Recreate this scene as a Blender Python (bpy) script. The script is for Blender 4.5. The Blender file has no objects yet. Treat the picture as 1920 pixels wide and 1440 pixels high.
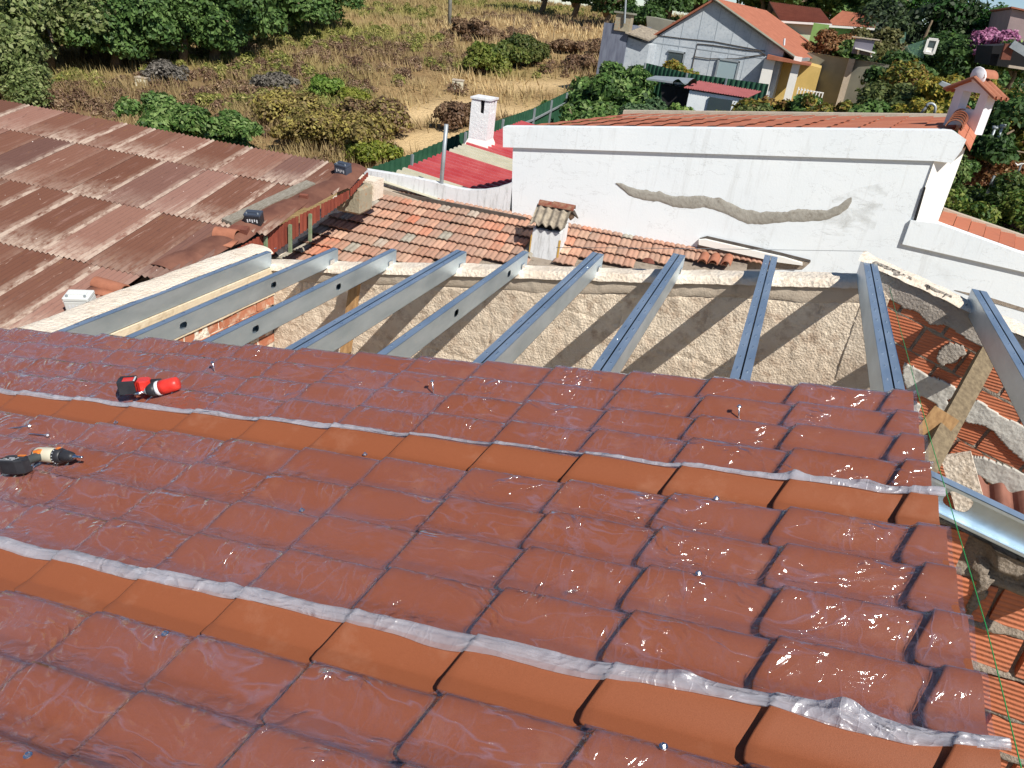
import bpy, math, random
import numpy as np
from mathutils import Vector, Matrix
random.seed(7); rng = np.random.default_rng(7)
D = bpy.data; SC = bpy.context.scene; COL = SC.collection

# ------------------------------------------------------------------ camera
F = 1455.0; TH, RO, YA = .4617, -.1331, .2981
ct, st_ = math.cos(TH), math.sin(TH)
_A = np.array([[1, 0, 0], [0, -st_, ct], [0, -ct, -st_]])
_Rr = np.array([[math.cos(RO), -math.sin(RO), 0], [math.sin(RO), math.cos(RO), 0], [0, 0, 1]])
_Y = np.array([[math.cos(YA), -math.sin(YA), 0], [math.sin(YA), math.cos(YA), 0], [0, 0, 1]])
R = _Y @ _A @ _Rr                       # world from camera (x right, y down, z forward)
cam = D.objects.new('camera', D.cameras.new('camera')); COL.objects.link(cam)
cam.data.sensor_width = 36; cam.data.lens = F / 1920 * 36
cam.data.clip_start = .05; cam.data.clip_end = 2000
M = Matrix.Identity(4)
for i in range(3):
    M[i][0], M[i][1], M[i][2] = R[i, 0], -R[i, 1], -R[i, 2]
cam.matrix_world = M
SC.camera = cam
# ------------------------------------------------------------------ light
SUN = np.array([.54, -.42, .73]); SUN = SUN / np.linalg.norm(SUN)
W = D.worlds.new('World'); SC.world = W; W.use_nodes = True
wn = W.node_tree; bg = wn.nodes['Background']; sky = wn.nodes.new('ShaderNodeTexSky')
sky.sky_type = 'NISHITA'; sky.sun_disc = False
sky.sun_elevation = math.asin(SUN[2]); sky.sun_rotation = math.atan2(SUN[0], SUN[1])
sky.air_density = 1.0; sky.dust_density = 0.; sky.ozone_density = 3.0; sky.altitude = 2500
wn.links.new(sky.outputs[0], bg.inputs[0]); bg.inputs[1].default_value = .082
sl = D.lights.new('sun', 'SUN'); so = D.objects.new('sun', sl); COL.objects.link(so)
sl.energy = 5.0; sl.angle = math.radians(.5); sl.color = (1, .955, .88)
so.rotation_euler = Vector(SUN).to_track_quat('Z', 'Y').to_euler()
vs = SC.view_settings
vs.view_transform = 'Standard'; vs.look = 'None'; vs.gamma = 1; vs.use_curve_mapping = False; vs.exposure = 0.2
SC.cycles.max_bounces = 6; SC.cycles.transparent_max_bounces = 12

# ------------------------------------------------------------------ geometry helpers
def ray(p): return R @ np.array([(p[0] - 960) / F, (p[1] - 720) / F, 1.])
def proj(P):
    c = np.asarray(P, float) @ R
    return np.stack([960 + F * c[..., 0] / c[..., 2], 720 + F * c[..., 1] / c[..., 2]], -1)
def atY(x, y, Y): r = ray((x, y)); return r * (Y / r[1])
def atZ(x, y, Z): r = ray((x, y)); return r * (Z / r[2])
def atX(x, y, X): r = ray((x, y)); return r * (X / r[0])
def onpl(x, y, P, n): r = ray((x, y)); return r * (np.dot(n, P) / np.dot(n, r))
A45 = math.radians(4.5)
U = np.array([math.cos(A45), math.sin(A45), 0]); V = np.array([-math.sin(A45), math.cos(A45), 0]); ZZ = np.array([0, 0, 1.])
def atV(x, y, v): r = ray((x, y)); return r * (v / np.dot(V, r))
def hash3(i, j, k, s=0):
    i = i.astype(np.int64); j = j.astype(np.int64); k = k.astype(np.int64)
    h = (i * 374761393 + j * 668265263 + k * 2147483647 + s * 974634777) & 0xffffffff
    h = ((h ^ (h >> 13)) * 1274126177) & 0xffffffff
    h = (h ^ (h >> 16)) & 0xffffff
    return h / float(0xffffff)
def vnoise(x, y, z=0, s=0):
    x = np.asarray(x, float); y = np.asarray(y, float); z = np.zeros_like(x) + z
    xi, yi, zi = np.floor(x), np.floor(y), np.floor(z)
    fx, fy, fz = x - xi, y - yi, z - zi
    fx, fy, fz = [f * f * (3 - 2 * f) for f in (fx, fy, fz)]
    r = 0
    for a in (0, 1):
        for b in (0, 1):
            for c in (0, 1):
                w = (fx if a else 1 - fx) * (fy if b else 1 - fy) * (fz if c else 1 - fz)
                r = r + w * hash3(xi + a, yi + b, zi + c, s)
    return r * 2 - 1
def fbm(x, y, z=0, o=4, s=0):
    r = 0; a = .5; x = np.asarray(x, float); y = np.asarray(y, float); z = np.asarray(z, float)
    for i in range(o):
        r = r + a * vnoise(x, y, z, s + i); x = x * 2.03; y = y * 2.03; z = z * 2.03; a *= .5
    return r

def empty(name, loc, label=None, cat=None, group=None, kind=None):
    o = D.objects.new(name, None); COL.objects.link(o); o.location = Vector(loc)
    return tag(o, label, cat, group, kind)
def tag(o, label=None, cat=None, group=None, kind=None):
    if label: o['label'] = label
    if cat: o['category'] = cat
    if group: o['group'] = group
    if kind: o['kind'] = kind
    return o
_base = {}
def link(name, me, parent=None, mat=None, mtx=None):
    o = D.objects.new(name, me); COL.objects.link(o)
    if mat is not None and not me.materials: me.materials.append(mat)
    off = Vector((0, 0, 0))
    if parent is not None:
        o.parent = parent; off = wloc(parent)
    if mtx is not None:
        o.matrix_local = Matrix.Translation(-off) @ mtx
    elif parent is not None:
        o.location = -off
    return o
def wloc(o):
    l = Vector((0, 0, 0))
    while o is not None: l = l + o.location; o = o.parent
    return l
class MB:
    def __init__(s): s.v = []; s.f = []; s.n = 0
    def add(s, v, f):
        v = np.asarray(v, float).reshape(-1, 3); s.v.append(v)
        s.f += [tuple(int(i) + s.n for i in q) for q in f]; s.n += len(v); return s
    def quad(s, a, b, c, d): return s.add([a, b, c, d], [(0, 1, 2, 3)])
    def hexa(s, p):   # 8 points: bottom 4 ccw, top 4 ccw
        return s.add(p, [(3, 2, 1, 0), (4, 5, 6, 7), (0, 1, 5, 4), (1, 2, 6, 5), (2, 3, 7, 6), (3, 0, 4, 7)])
    def box(s, c, sx, sy, sz, ax=None):   # c: centre of the box
        X, Yv, Z = ax if ax is not None else (np.array([1., 0, 0]), np.array([0, 1., 0]), ZZ)
        c = np.asarray(c, float); P = []
        for k in (-1, 1):
            for i, j in ((-1, -1), (1, -1), (1, 1), (-1, 1)):
                P.append(c + X * i * sx / 2 + Yv * j * sy / 2 + Z * k * sz / 2)
        return s.hexa(P)
    def beam(s, a, b, w, h, up=ZZ):
        a = np.asarray(a, float); b = np.asarray(b, float); d = b - a; L = np.linalg.norm(d); d = d / L
        x = np.cross(d, up); x /= np.linalg.norm(x); z = np.cross(x, d)
        return s.box((a + b) / 2, w, L, h, (x, d, z))
    def tube(s, pts, r, seg=8, cap=True):
        pts = [np.asarray(p, float) for p in pts]; n = len(pts)
        rr = r if hasattr(r, '__len__') else [r] * n; vs_ = []
        ref = ZZ
        for i, p in enumerate(pts):
            d = pts[min(i + 1, n - 1)] - pts[max(i - 1, 0)]; d = d / (np.linalg.norm(d) + 1e-9)
            rf = ref if abs(d @ ref) < .95 else np.array([1., 0, 0])
            x = np.cross(d, rf); x /= np.linalg.norm(x); y = np.cross(d, x)
            for k in range(seg):
                a = 2 * math.pi * k / seg; vs_.append(p + (x * math.cos(a) + y * math.sin(a)) * rr[i])
        f = [(i * seg + k, i * seg + (k + 1) % seg, (i + 1) * seg + (k + 1) % seg, (i + 1) * seg + k) for i in range(n - 1) for k in range(seg)]
        if cap: f += [tuple(range(seg))[::-1], tuple((n - 1) * seg + k for k in range(seg))]
        return s.add(vs_, f)
    def prism(s, poly, d):  # poly: list of 3d points, extruded by vector d
        n = len(poly); P = [np.asarray(p, float) for p in poly]; d = np.asarray(d, float)
        return s.add(P + [p + d for p in P], [tuple(range(n)), tuple(range(2 * n - 1, n - 1, -1))] + [(i, i + n, (i + 1) % n + n, (i + 1) % n) for i in range(n)])
    def grid(s, P):  # P: (m,n,3)
        m, n = P.shape[:2]; f = []
        idx = np.arange(m * n).reshape(m, n)
        f = np.stack([idx[:-1, :-1], idx[:-1, 1:], idx[1:, 1:], idx[1:, :-1]], -1).reshape(-1, 4)
        return s.add(P.reshape(-1, 3), f)
    def mesh(s, name, smooth=False, attr=None):
        me = D.meshes.new(name); v = np.concatenate(s.v)
        me.from_pydata(v.tolist(), [], s.f)
        if smooth: me.polygons.foreach_set('use_smooth', [True] * len(me.polygons))
        if attr is not None:
            a = me.color_attributes.new('tint', 'FLOAT_COLOR', 'POINT'); a.data.foreach_set('color', np.asarray(attr, np.float32).ravel())
        me.update(); return me
    def build(s, name, mat, parent=None, smooth=False, attr=None, fixn=True):
        me = s.mesh(name, smooth, attr)
        if fixn and len(me.polygons) < 4000:
            import bmesh
            bm = bmesh.new(); bm.from_mesh(me); bmesh.ops.recalc_face_normals(bm, faces=bm.faces); bm.to_mesh(me); bm.free()
        return link(name, me, parent, mat)
def quadmesh(name, v, f, attr=None, smooth=False):   # fast: v (n,3), f (m,4 or 3)
    me = D.meshes.new(name); v = np.asarray(v, np.float32); f = np.asarray(f, np.int32); k = f.shape[1]
    me.vertices.add(len(v)); me.vertices.foreach_set('co', v.ravel())
    me.loops.add(f.size); me.loops.foreach_set('vertex_index', f.ravel())
    me.polygons.add(len(f)); me.polygons.foreach_set('loop_start', np.arange(0, f.size, k, dtype=np.int32))
    if attr is not None:
        a = me.color_attributes.new('tint', 'FLOAT_COLOR', 'POINT'); a.data.foreach_set('color', np.asarray(attr, np.float32).ravel())
    me.update(calc_edges=True)
    if smooth: me.polygons.foreach_set('use_smooth', [True] * len(me.polygons))
    return me

# ------------------------------------------------------------------ materials
def srgb(r, g, b):
    f = lambda c: (c / 255 / 12.92) if c <= 10.3 else ((c / 255 + .055) / 1.055) ** 2.4
    return (f(r), f(g), f(b), 1)
class NT:
    def __init__(s, name):
        s.m = D.materials.new(name); s.m.use_nodes = True; s.t = s.m.node_tree; s.t.nodes.clear()
        s.out = s.n('ShaderNodeOutputMaterial'); s.co = s.n('ShaderNodeTexCoord')
    def n(s, t, **k):
        x = s.t.nodes.new(t)
        for a, b in k.items(): setattr(x, a, b)
        return x
    def set(s, inp, v):
        if hasattr(v, 'links') or isinstance(v, bpy.types.NodeSocket): s.t.links.new(v, inp)
        elif v is not None: inp.default_value = v
    def geo(s): return s.n('ShaderNodeNewGeometry').outputs['Position']
    def obj(s): return s.co.outputs['Object']
    def map(s, vec, scale=(1, 1, 1), rot=(0, 0, 0), loc=(0, 0, 0)):
        m = s.n('ShaderNodeMapping'); s.set(m.inputs[0], vec); m.inputs['Scale'].default_value = scale; m.inputs['Rotation'].default_value = rot; m.inputs['Location'].default_value = loc
        return m.outputs[0]
    def noise(s, vec, sc, det=4, rough=.55, dist=0):
        m = s.n('ShaderNodeTexNoise'); s.set(m.inputs['Vector'], vec); m.inputs['Scale'].default_value = sc; m.inputs['Detail'].default_value = det
        m.inputs['Roughness'].default_value = rough; m.inputs['Distortion'].default_value = dist; return m.outputs[0]
    def wave(s, vec, sc, dist=0, dire='X', prof='SIN'):
        m = s.n('ShaderNodeTexWave', bands_direction=dire, wave_profile=prof); s.set(m.inputs['Vector'], vec); m.inputs['Scale'].default_value = sc; m.inputs['Distortion'].default_value = dist
        return m.outputs['Fac']
    def vor(s, vec, sc, feat='F1'):
        m = s.n('ShaderNodeTexVoronoi', feature=feat); s.set(m.inputs['Vector'], vec); m.inputs['Scale'].default_value = sc; return m.outputs[0]
    def ramp(s, fac, stops, const=False):
        m = s.n('ShaderNodeValToRGB'); s.set(m.inputs[0], fac); e = m.color_ramp.elements
        if const: m.color_ramp.interpolation = 'CONSTANT'
        e[0].position, e[0].color = stops[0][0], stops[0][1]; e[1].position, e[1].color = stops[-1][0], stops[-1][1]
        for p, c in stops[1:-1]: x = e.new(p); x.color = c
        return m.outputs[0]
    def fr(s, fac, a, b):
        g = lambda v: (v, v, v, 1)
        return s.ramp(fac, [(a, g(0)), (b, g(1))]) if a < b else s.ramp(fac, [(b, g(1)), (a, g(0))])
    def mix(s, fac, a, b, mode='MIX'):
        m = s.n('ShaderNodeMix', data_type='RGBA', blend_type=mode); s.set(m.inputs[0], fac); s.set(m.inputs[6], a); s.set(m.inputs[7], b); return m.outputs[2]
    def math(s, op, a, b=0.):
        m = s.n('ShaderNodeMath', operation=op); s.set(m.inputs[0], a); s.set(m.inputs[1], b); return m.outputs[0]
    def attr(s, name='tint'): return s.n('ShaderNodeAttribute', attribute_name=name).outputs['Color']
    def rnd(s): return s.n('ShaderNodeObjectInfo').outputs['Random']
    def bump(s, h, strength=.5, dist=.01, prev=None):
        b = s.n('ShaderNodeBump'); s.set(b.inputs['Height'], h); b.inputs['Strength'].default_value = strength; b.inputs['Distance'].default_value = dist
        if prev is not None: s.set(b.inputs['Normal'], prev)
        return b.outputs[0]
    def bsdf(s, col, rough=.8, metal=0., nrm=None, spec=.5, **k):
        b = s.n('ShaderNodeBsdfPrincipled'); s.set(b.inputs['Base Color'], col); s.set(b.inputs['Roughness'], rough); s.set(b.inputs['Metallic'], metal)
        b.inputs['Specular IOR Level'].default_value = spec
        if nrm is not None: s.set(b.inputs['Normal'], nrm)
        for a, v in k.items(): s.set(b.inputs[a.replace('_', ' ')], v)
        return b.outputs[0]
    def done(s, sh): s.t.links.new(sh, s.out.inputs[0]); return s.m
MT = {}
def simple(name, c1, c2=None, rough=.8, sc=3, metal=0, bump=0, bsc=30, spec=.4, var=0., dist=.01, streak=None):
    t = NT(name); g = t.geo(); col = c1
    if c2 is not None:
        vec = t.map(g, streak) if streak else g
        col = t.mix(t.fr(t.noise(vec, sc, 6, .6), .35, .65), c1, c2)
    if var:
        m = t.n('ShaderNodeHueSaturation'); t.set(m.inputs['Color'], col); t.set(m.inputs['Value'], t.math('ADD', t.math('MULTIPLY', t.rnd(), var * 2), 1 - var)); col = m.outputs[0]
    nr = t.bump(t.noise(g, bsc, 5, .65), bump, dist) if bump else None
    MT[name] = t.done(t.bsdf(col, rough, metal, nr, spec)); return MT[name]

# new roof tile metal sheet, sand coated
t = NT('new_tile'); g = t.geo()
c = t.mix(t.fr(t.noise(g, 1.3, 4), .35, .7), srgb(126, 70, 42), srgb(133, 76, 46))
c = t.mix(t.fr(t.noise(g, 700, 2), .3, .75), c, srgb(156, 90, 58))
c = t.mix(t.math('MULTIPLY', t.fr(t.noise(g, 5, 6, .7), .55, .75), .25), c, srgb(185, 140, 115))
NEWTILE = t.done(t.bsdf(c, .55, 0, t.bump(t.noise(g, 600, 2), .25, .002), .35))
# plastic film
def film_mat(name, base, crease, patchy, tintc, rough=.1, bstr=.35, gl_k=1., veil_k=.8):
    t = NT(name); g = t.geo()
    warp = t.n('ShaderNodeVectorMath', operation='ADD'); t.set(warp.inputs[0], g)
    nz = t.n('ShaderNodeTexNoise'); t.set(nz.inputs['Vector'], g); nz.inputs['Scale'].default_value = 3.; nz.inputs['Detail'].default_value = 3
    sc = t.n('ShaderNodeVectorMath', operation='SCALE'); t.set(sc.inputs[0], nz.outputs['Color']); sc.inputs['Scale'].default_value = .5; t.set(warp.inputs[1], sc.outputs[0])
    wv = warp.outputs[0]
    def ridge(vec, s_, d=2, k=9.):
        n_ = t.noise(vec, s_, d, .5, .3); a = t.math('ABSOLUTE', t.math('SUBTRACT', n_, .5)); return t.math('MAXIMUM', t.math('SUBTRACT', 1., t.math('MULTIPLY', a, k)), 0.)
    w2 = t.n('ShaderNodeVectorMath', operation='ADD'); t.set(w2.inputs[0], g); s2_ = t.n('ShaderNodeVectorMath', operation='SCALE'); t.set(s2_.inputs[0], nz.outputs['Color']); s2_.inputs['Scale'].default_value = .12; t.set(w2.inputs[1], s2_.outputs[0]); w2 = w2.outputs[0]
    r1 = ridge(t.map(w2, (.8, 3.6, 1), (0, 0, .25)), 3.4, 3, 44.); r2 = ridge(t.map(w2, (3.4, .9, 1), (0, 0, -.45)), 4.2, 3, 40.); r3 = ridge(w2, 15, 3, 26.)
    where = t.fr(t.noise(g, 2.4, 4, .6), .44, .66)
    cr = t.math('MAXIMUM', t.math('MULTIPLY', r1, t.fr(t.noise(t.map(g, loc=(7, 2, 0)), 2.1, 3, .6), .38, .62)), t.math('MULTIPLY', t.math('MAXIMUM', r2, t.math('MULTIPLY', r3, .7)), where))
    nr = t.bump(t.math('ADD', t.math('MULTIPLY', cr, .8), t.math('MULTIPLY', t.noise(wv, 11, 3, .5), 1.2)), bstr, .008)
    vo = t.math('MULTIPLY', t.vor(t.map(wv, (.8, 2.4, 1), (0, 0, .5)), 14), t.fr(t.noise(g, 4.5, 3, .6), .38, .6))
    nr = t.bump(vo, .9, .019, nr); nr = t.bump(t.noise(wv, 45, 4, .6, .4), .35, .004, nr)
    patch = t.fr(t.noise(t.map(g, (1, 1.6, 1), loc=(3, 1, 0)), 1.6, 5, .65), .35, .72)
    gn = t.n('ShaderNodeNewGeometry'); d0 = t.n('ShaderNodeVectorMath', operation='DOT_PRODUCT'); t.set(d0.inputs[0], gn.outputs['Incoming']); t.set(d0.inputs[1], gn.outputs['Normal'])
    veil = t.math('MULTIPLY', t.math('POWER', t.math('SUBTRACT', 1., t.math('ABSOLUTE', d0.outputs['Value'])), 2.2), t.math('ADD', .12, t.math('MULTIPLY', patch, .55)))
    hz = t.math('MINIMUM', .95, t.math('ADD', t.math('ADD', base, t.math('MULTIPLY', veil, veil_k)), t.math('ADD', t.math('MULTIPLY', patch, patchy), t.math('MULTIPLY', cr, crease))))
    tr = t.n('ShaderNodeBsdfTransparent'); tr.inputs[0].default_value = (.955, .925, .905, 1)
    df = t.n('ShaderNodeBsdfDiffuse'); df.inputs[0].default_value = tintc; t.set(df.inputs['Normal'], nr)
    tl = t.n('ShaderNodeBsdfTranslucent'); tl.inputs[0].default_value = tintc; t.set(tl.inputs['Normal'], nr)
    md = t.n('ShaderNodeMixShader'); md.inputs[0].default_value = .45; t.set(md.inputs[1], df.outputs[0]); t.set(md.inputs[2], tl.outputs[0])
    m1 = t.n('ShaderNodeMixShader'); t.set(m1.inputs[0], hz); t.set(m1.inputs[1], tr.outputs[0]); t.set(m1.inputs[2], md.outputs[0])
    gl = t.n('ShaderNodeBsdfGlossy'); gl.inputs['Roughness'].default_value = rough; gl.inputs[0].default_value = (1, 1, 1, 1); t.set(gl.inputs['Normal'], nr)
    dt = t.n('ShaderNodeVectorMath', operation='DOT_PRODUCT'); t.set(dt.inputs[0], t.n('ShaderNodeNewGeometry').outputs['Incoming']); t.set(dt.inputs[1], nr)
    fz = t.math('ADD', .06, t.math('MULTIPLY', .8, t.math('POWER', t.math('SUBTRACT', 1., t.math('ABSOLUTE', dt.outputs['Value'])), 4.)))
    m2 = t.n('ShaderNodeMixShader'); t.set(m2.inputs[0], t.math('MINIMUM', t.math('MULTIPLY', fz, gl_k), .9)); t.set(m2.inputs[1], m1.outputs[0]); t.set(m2.inputs[2], gl.outputs[0])
    return t.done(m2.outputs[0])
FILM = film_mat('plastic_film', .012, .20, .05, (.56, .52, .76, 1), .11, .4, 1.05)
BUNCH = film_mat('bunched_film', .40, .2, .22, (.74, .74, .80, 1), .26, .35, .7)
# galvanised steel
t = NT('galvanised_steel'); g = t.geo()
n1 = t.noise(t.map(g, (1, .35, 1)), 9, 5, .6)
c = t.mix(t.fr(n1, .3, .75), (.48, .60, .70, 1), (.68, .79, .88, 1))
c = t.mix(t.math('MULTIPLY', t.fr(t.noise(g, 35, 5, .7), .58, .7), .5), c, (.75, .76, .76, 1))
GALV = t.done(t.bsdf(c, t.math('ADD', .3, t.math('MULTIPLY', n1, .2)), .85, t.bump(t.noise(g, 14, 3), .12, .004)))
ZINC = simple('zinc_screw', (.75, .77, .8, 1), None, .25, metal=1)
# rough render / rubble plaster
def plaster(name, a, b, c3, bs=1., rough=.95, fine=45):
    t = NT(name); g = t.geo()
    c = t.mix(t.fr(t.noise(g, 2.2, 6, .62), .35, .65), a, b)
    c = t.mix(t.fr(t.noise(g, 9, 6, .7), .52, .68), c, c3)
    h = t.math('ADD', t.noise(g, fine, 6, .75), t.math('MULTIPLY', t.vor(g, fine * 1.3), .5))
    return t.done(t.bsdf(c, rough, 0, t.bump(h, bs, .02), .2))
ROUGH = plaster('rough_render', srgb(206, 188, 166), srgb(228, 212, 190), srgb(188, 166, 144), .7)
CONC = plaster('smooth_concrete', srgb(182, 168, 150), srgb(196, 182, 164), srgb(170, 158, 142), .3, .9, 60)
CREAM = plaster('cream_mortar', srgb(232, 216, 196), srgb(240, 228, 210), srgb(214, 196, 174), .8, .9, 30)
BEAMC = plaster('cream_beam', srgb(216, 198, 168), srgb(226, 210, 184), srgb(200, 180, 150), .25, .9, 30)
GREYR = plaster('grey_render', srgb(166, 156, 146), srgb(180, 172, 160), srgb(150, 140, 128), .7, .95, 40)
WPATCH = plaster('whitish_patch', srgb(190, 186, 176), srgb(206, 202, 192), srgb(170, 166, 158), .35, .9, 30)
MORTAR = plaster('old_mortar', srgb(150, 138, 124), srgb(176, 162, 146), srgb(128, 116, 104), 1., .95, 60)
def brickm(name, a, b, c3, groove=0, axis='Z'):
    t = NT(name); g = t.geo()
    c = t.mix(t.rnd(), a, b); c = t.mix(t.fr(t.noise(g, 12, 5, .65), .5, .75), c, c3)
    nr = t.bump(t.noise(g, 60, 4, .7), .5, .006)
    if groove:
        w = t.wave(g, groove, 0, axis); c = t.mix(t.math('MULTIPLY', t.fr(w, .3, .05), .22), c, (.12, .05, .03, 1)); nr = t.bump(w, .6, .006, nr)
    return t.done(t.bsdf(c, .9, 0, nr, .2))
HOLLOW = brickm('hollow_brick', srgb(190, 112, 80), srgb(202, 126, 92), srgb(176, 114, 88), 14.5)
SOLID = brickm('old_brick', srgb(180, 112, 84), srgb(190, 126, 98), srgb(214, 188, 164))
# old roof tile
t = NT('old_tile'); g = t.geo(); r = t.rnd()
c = t.ramp(r, [(0, srgb(170, 128, 108)), (.3, srgb(188, 146, 124)), (.55, srgb(164, 134, 118)), (.8, srgb(198, 160, 136)), (.93, srgb(190, 122, 96)), (.97, srgb(210, 182, 158)), (1, srgb(164, 158, 148))])
c = t.mix(t.math('MULTIPLY', t.fr(t.noise(g, 3.5, 6, .7), .45, .7), .6), c, srgb(150, 124, 104))
c = t.mix(t.fr(t.noise(g, 1.8, 7, .75), .64, .72), c, srgb(196, 138, 60))
c = t.mix(t.fr(t.noise(t.map(g, loc=(5, 3, 1)), 11, 5, .7), .64, .74), c, srgb(120, 112, 100))
c = t.mix(t.fr(t.noise(g, 24, 2, .5), .74, .77), c, srgb(225, 215, 200))
OLDTILE = t.done(t.bsdf(c, .9, 0, t.bump(t.noise(g, 40, 4), .4, .01), .2))
t = NT('grey_lime_tile'); g = t.geo()
c = t.mix(t.fr(t.noise(g, 5, 5, .7), .4, .6), srgb(170, 164, 150), srgb(150, 142, 128)); GREYTILE = t.done(t.bsdf(c, .9, 0, t.bump(t.noise(g, 40, 4), .4, .01), .2))
# rusty fibre cement sheets : per-sheet base tone, streaks down the slope (object X)
t = NT('weathered_sheet'); o_ = t.obj(); r = t.rnd(); g = t.geo()
base = t.ramp(r, [(0, srgb(98, 66, 54)), (.2, srgb(112, 76, 62)), (.42, srgb(102, 66, 52)), (.62, srgb(120, 84, 70)), (.78, srgb(146, 110, 98)), (.88, srgb(88, 62, 56)), (1, srgb(132, 96, 84))])
offs = t.n('ShaderNodeVectorMath', operation='ADD'); t.set(offs.inputs[0], o_); cmb = t.n('ShaderNodeCombineXYZ'); t.set(cmb.inputs[0], t.math('MULTIPLY', r, 37.)); t.set(cmb.inputs[1], t.math('MULTIPLY', r, 91.)); t.set(offs.inputs[1], cmb.outputs[0]); ov = offs.outputs[0]
s1 = t.noise(t.map(ov, (7, .6, 1)), 1.5, 6, .7, .2); c = t.mix(t.math('MULTIPLY', t.fr(s1, .56, .78), .55), base, srgb(160, 128, 118))
s2 = t.noise(t.map(ov, (12, .7, 1)), 1.3, 6, .75, .4); c = t.mix(t.math('MULTIPLY', t.fr(s2, .63, .7), .75), c, srgb(188, 164, 150))
s3 = t.noise(t.map(ov, (7, 1.2, 1)), 1.8, 6, .7); c = t.mix(t.math('MULTIPLY', t.fr(s3, .6, .7), .6), c, srgb(126, 90, 60))
s4 = t.noise(t.map(ov, (9, 1.5, 1)), 2.4, 6, .75); c = t.mix(t.math('MULTIPLY', t.fr(s4, .44, .34), .45), c, srgb(76, 54, 50))
c = t.mix(t.fr(t.noise(g, 16, 2, .5), .76, .78), c, srgb(220, 205, 195))
edge = t.attr()
sep = t.n('ShaderNodeSeparateColor'); t.set(sep.inputs[0], edge)
em = t.math('MULTIPLY', t.math('MULTIPLY', sep.outputs[0], .8), t.fr(t.noise(t.map(ov, (5, 1.5, 1)), 2.6, 5, .7), .36, .56)); c = t.mix(em, c, srgb(190, 172, 156))
SHEET = t.done(t.bsdf(c, .85, 0, t.bump(t.noise(g, 50, 4, .7), .3, .006), .25))
RUST = simple('rusty_cladding', srgb(112, 50, 38), srgb(140, 70, 52), .7, 3, bump=.2, var=.12, streak=(6, 6, 1))
GRNPAINT = simple('green_paint_flaking', srgb(104, 132, 96), srgb(150, 150, 124), .8, 10)
OLDWOOD = simple('weathered_wood', srgb(150, 144, 132), srgb(120, 112, 98), .85, 6, bump=.4, streak=(9, 1, 9), bsc=40)
TIMBER = simple('timber', srgb(180, 142, 96), srgb(148, 112, 74), .8, 5, bump=.35, streak=(8, 8, 1.2), bsc=30)
TIMBER2 = simple('grey_timber', srgb(136, 120, 94), srgb(104, 90, 70), .85, 5, bump=.5, streak=(8, 8, 1.2), bsc=30)
t = NT('white_wall_paint'); g = t.geo()
c = t.mix(t.fr(t.noise(g, .7, 5, .6), .3, .7), (.82, .86, .87, 1), (.76, .81, .83, 1))
c = t.mix(t.math('MULTIPLY', t.fr(t.noise(t.map(g, (4, 4, .35)), 2., 6, .7), .55, .8), .4), c, srgb(172, 172, 166))
c = t.mix(t.math('MULTIPLY', t.fr(t.noise(g, 1.4, 8, .75), .6, .75), .25), c, srgb(188, 188, 182)); hc = t.noise(t.map(g, (1, 1, 2.4)), .8, 8, .6, .5); c = t.mix(t.math('MULTIPLY', t.fr(t.math('ABSOLUTE', t.math('SUBTRACT', hc, .5)), .004, .0005), .35), c, srgb(140, 140, 136))
WHITE = t.done(t.bsdf(c, .8, 0, t.bump(t.noise(g, 30, 4, .6), .25, .01), .3))
t = NT('stained_white_paint'); g = t.geo()
c = t.mix(t.fr(t.noise(g, .9, 5, .6), .3, .7), (.78, .79, .80, 1), (.66, .68, .69, 1))
c = t.mix(t.math('MULTIPLY', t.fr(t.noise(t.map(g, (5, 5, .8)), 2.4, 6, .72), .5, .7), .55), c, srgb(130, 128, 122))
STAIN = t.done(t.bsdf(c, .85, 0, t.bump(t.noise(g, 30, 4, .6), .4, .01), .3))
BRIGHTW = simple('bright_white', (.84, .82, .76, 1), (.80, .78, .72, 1), .8, 2, bump=.2)
REDSHEET = simple('red_sheet', srgb(176, 62, 66), srgb(188, 90, 90), .5, 2, bump=.05)
CLEARSHEET = simple('cream_clear_sheet', srgb(196, 190, 168), srgb(180, 176, 152), .5, 3)
t = NT('orange_tile'); g = t.geo()
c = t.mix(t.rnd(), srgb(180, 108, 82), srgb(190, 120, 92)); c = t.mix(t.math('MULTIPLY', t.fr(t.noise(g, 4, 6, .7), .5, .75), .45), c, srgb(146, 94, 76))
ORTILE = t.done(t.bsdf(c, .8, 0, t.bump(t.wave(t.map(g, rot=(0, 0, -A45)), 2.6, 0, 'Y'), .25, .02), .25))
GREENF = simple('green_fence_sheet', srgb(38, 76, 56), srgb(50, 90, 66), .5, 4, spec=.4)
GREYM = simple('pale_grey_metal', srgb(170, 176, 178), srgb(150, 158, 162), .45, 4, metal=.3)
GREYWALL = plaster('grey_house_render', srgb(176, 184, 190), srgb(192, 198, 202), srgb(156, 164, 172), .2, .9, 8)
DKWALL = simple('dark_annex_wall', srgb(96, 100, 116), srgb(124, 130, 144), .9, 2, streak=(3, 3, .6))
CONCW = simple('grey_garden_wall', srgb(126, 124, 112), srgb(148, 146, 130), .95, .8, bump=.3)
FARROOF = simple('far_roof_tile', srgb(166, 104, 80), srgb(148, 90, 68), .85, 3, bump=.6, bsc=8, var=.1)
YELLOW = simple('yellow_wall', srgb(214, 182, 110), srgb(200, 170, 100), .85, 2)
LGREEN = simple('green_house_wall', srgb(118, 158, 84), srgb(134, 170, 100), .85, 2)
PALEGREEN = simple('pale_green_wall', srgb(196, 208, 176), None, .85)
DARK = simple('void_shade', (.012, .012, .014, 1), None, .9)  # near-black colour standing in for shade in openings and gaps
DKGREY = simple('dark_grey', srgb(70, 64, 60), srgb(96, 88, 80), .95, 6, bump=.4)
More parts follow.
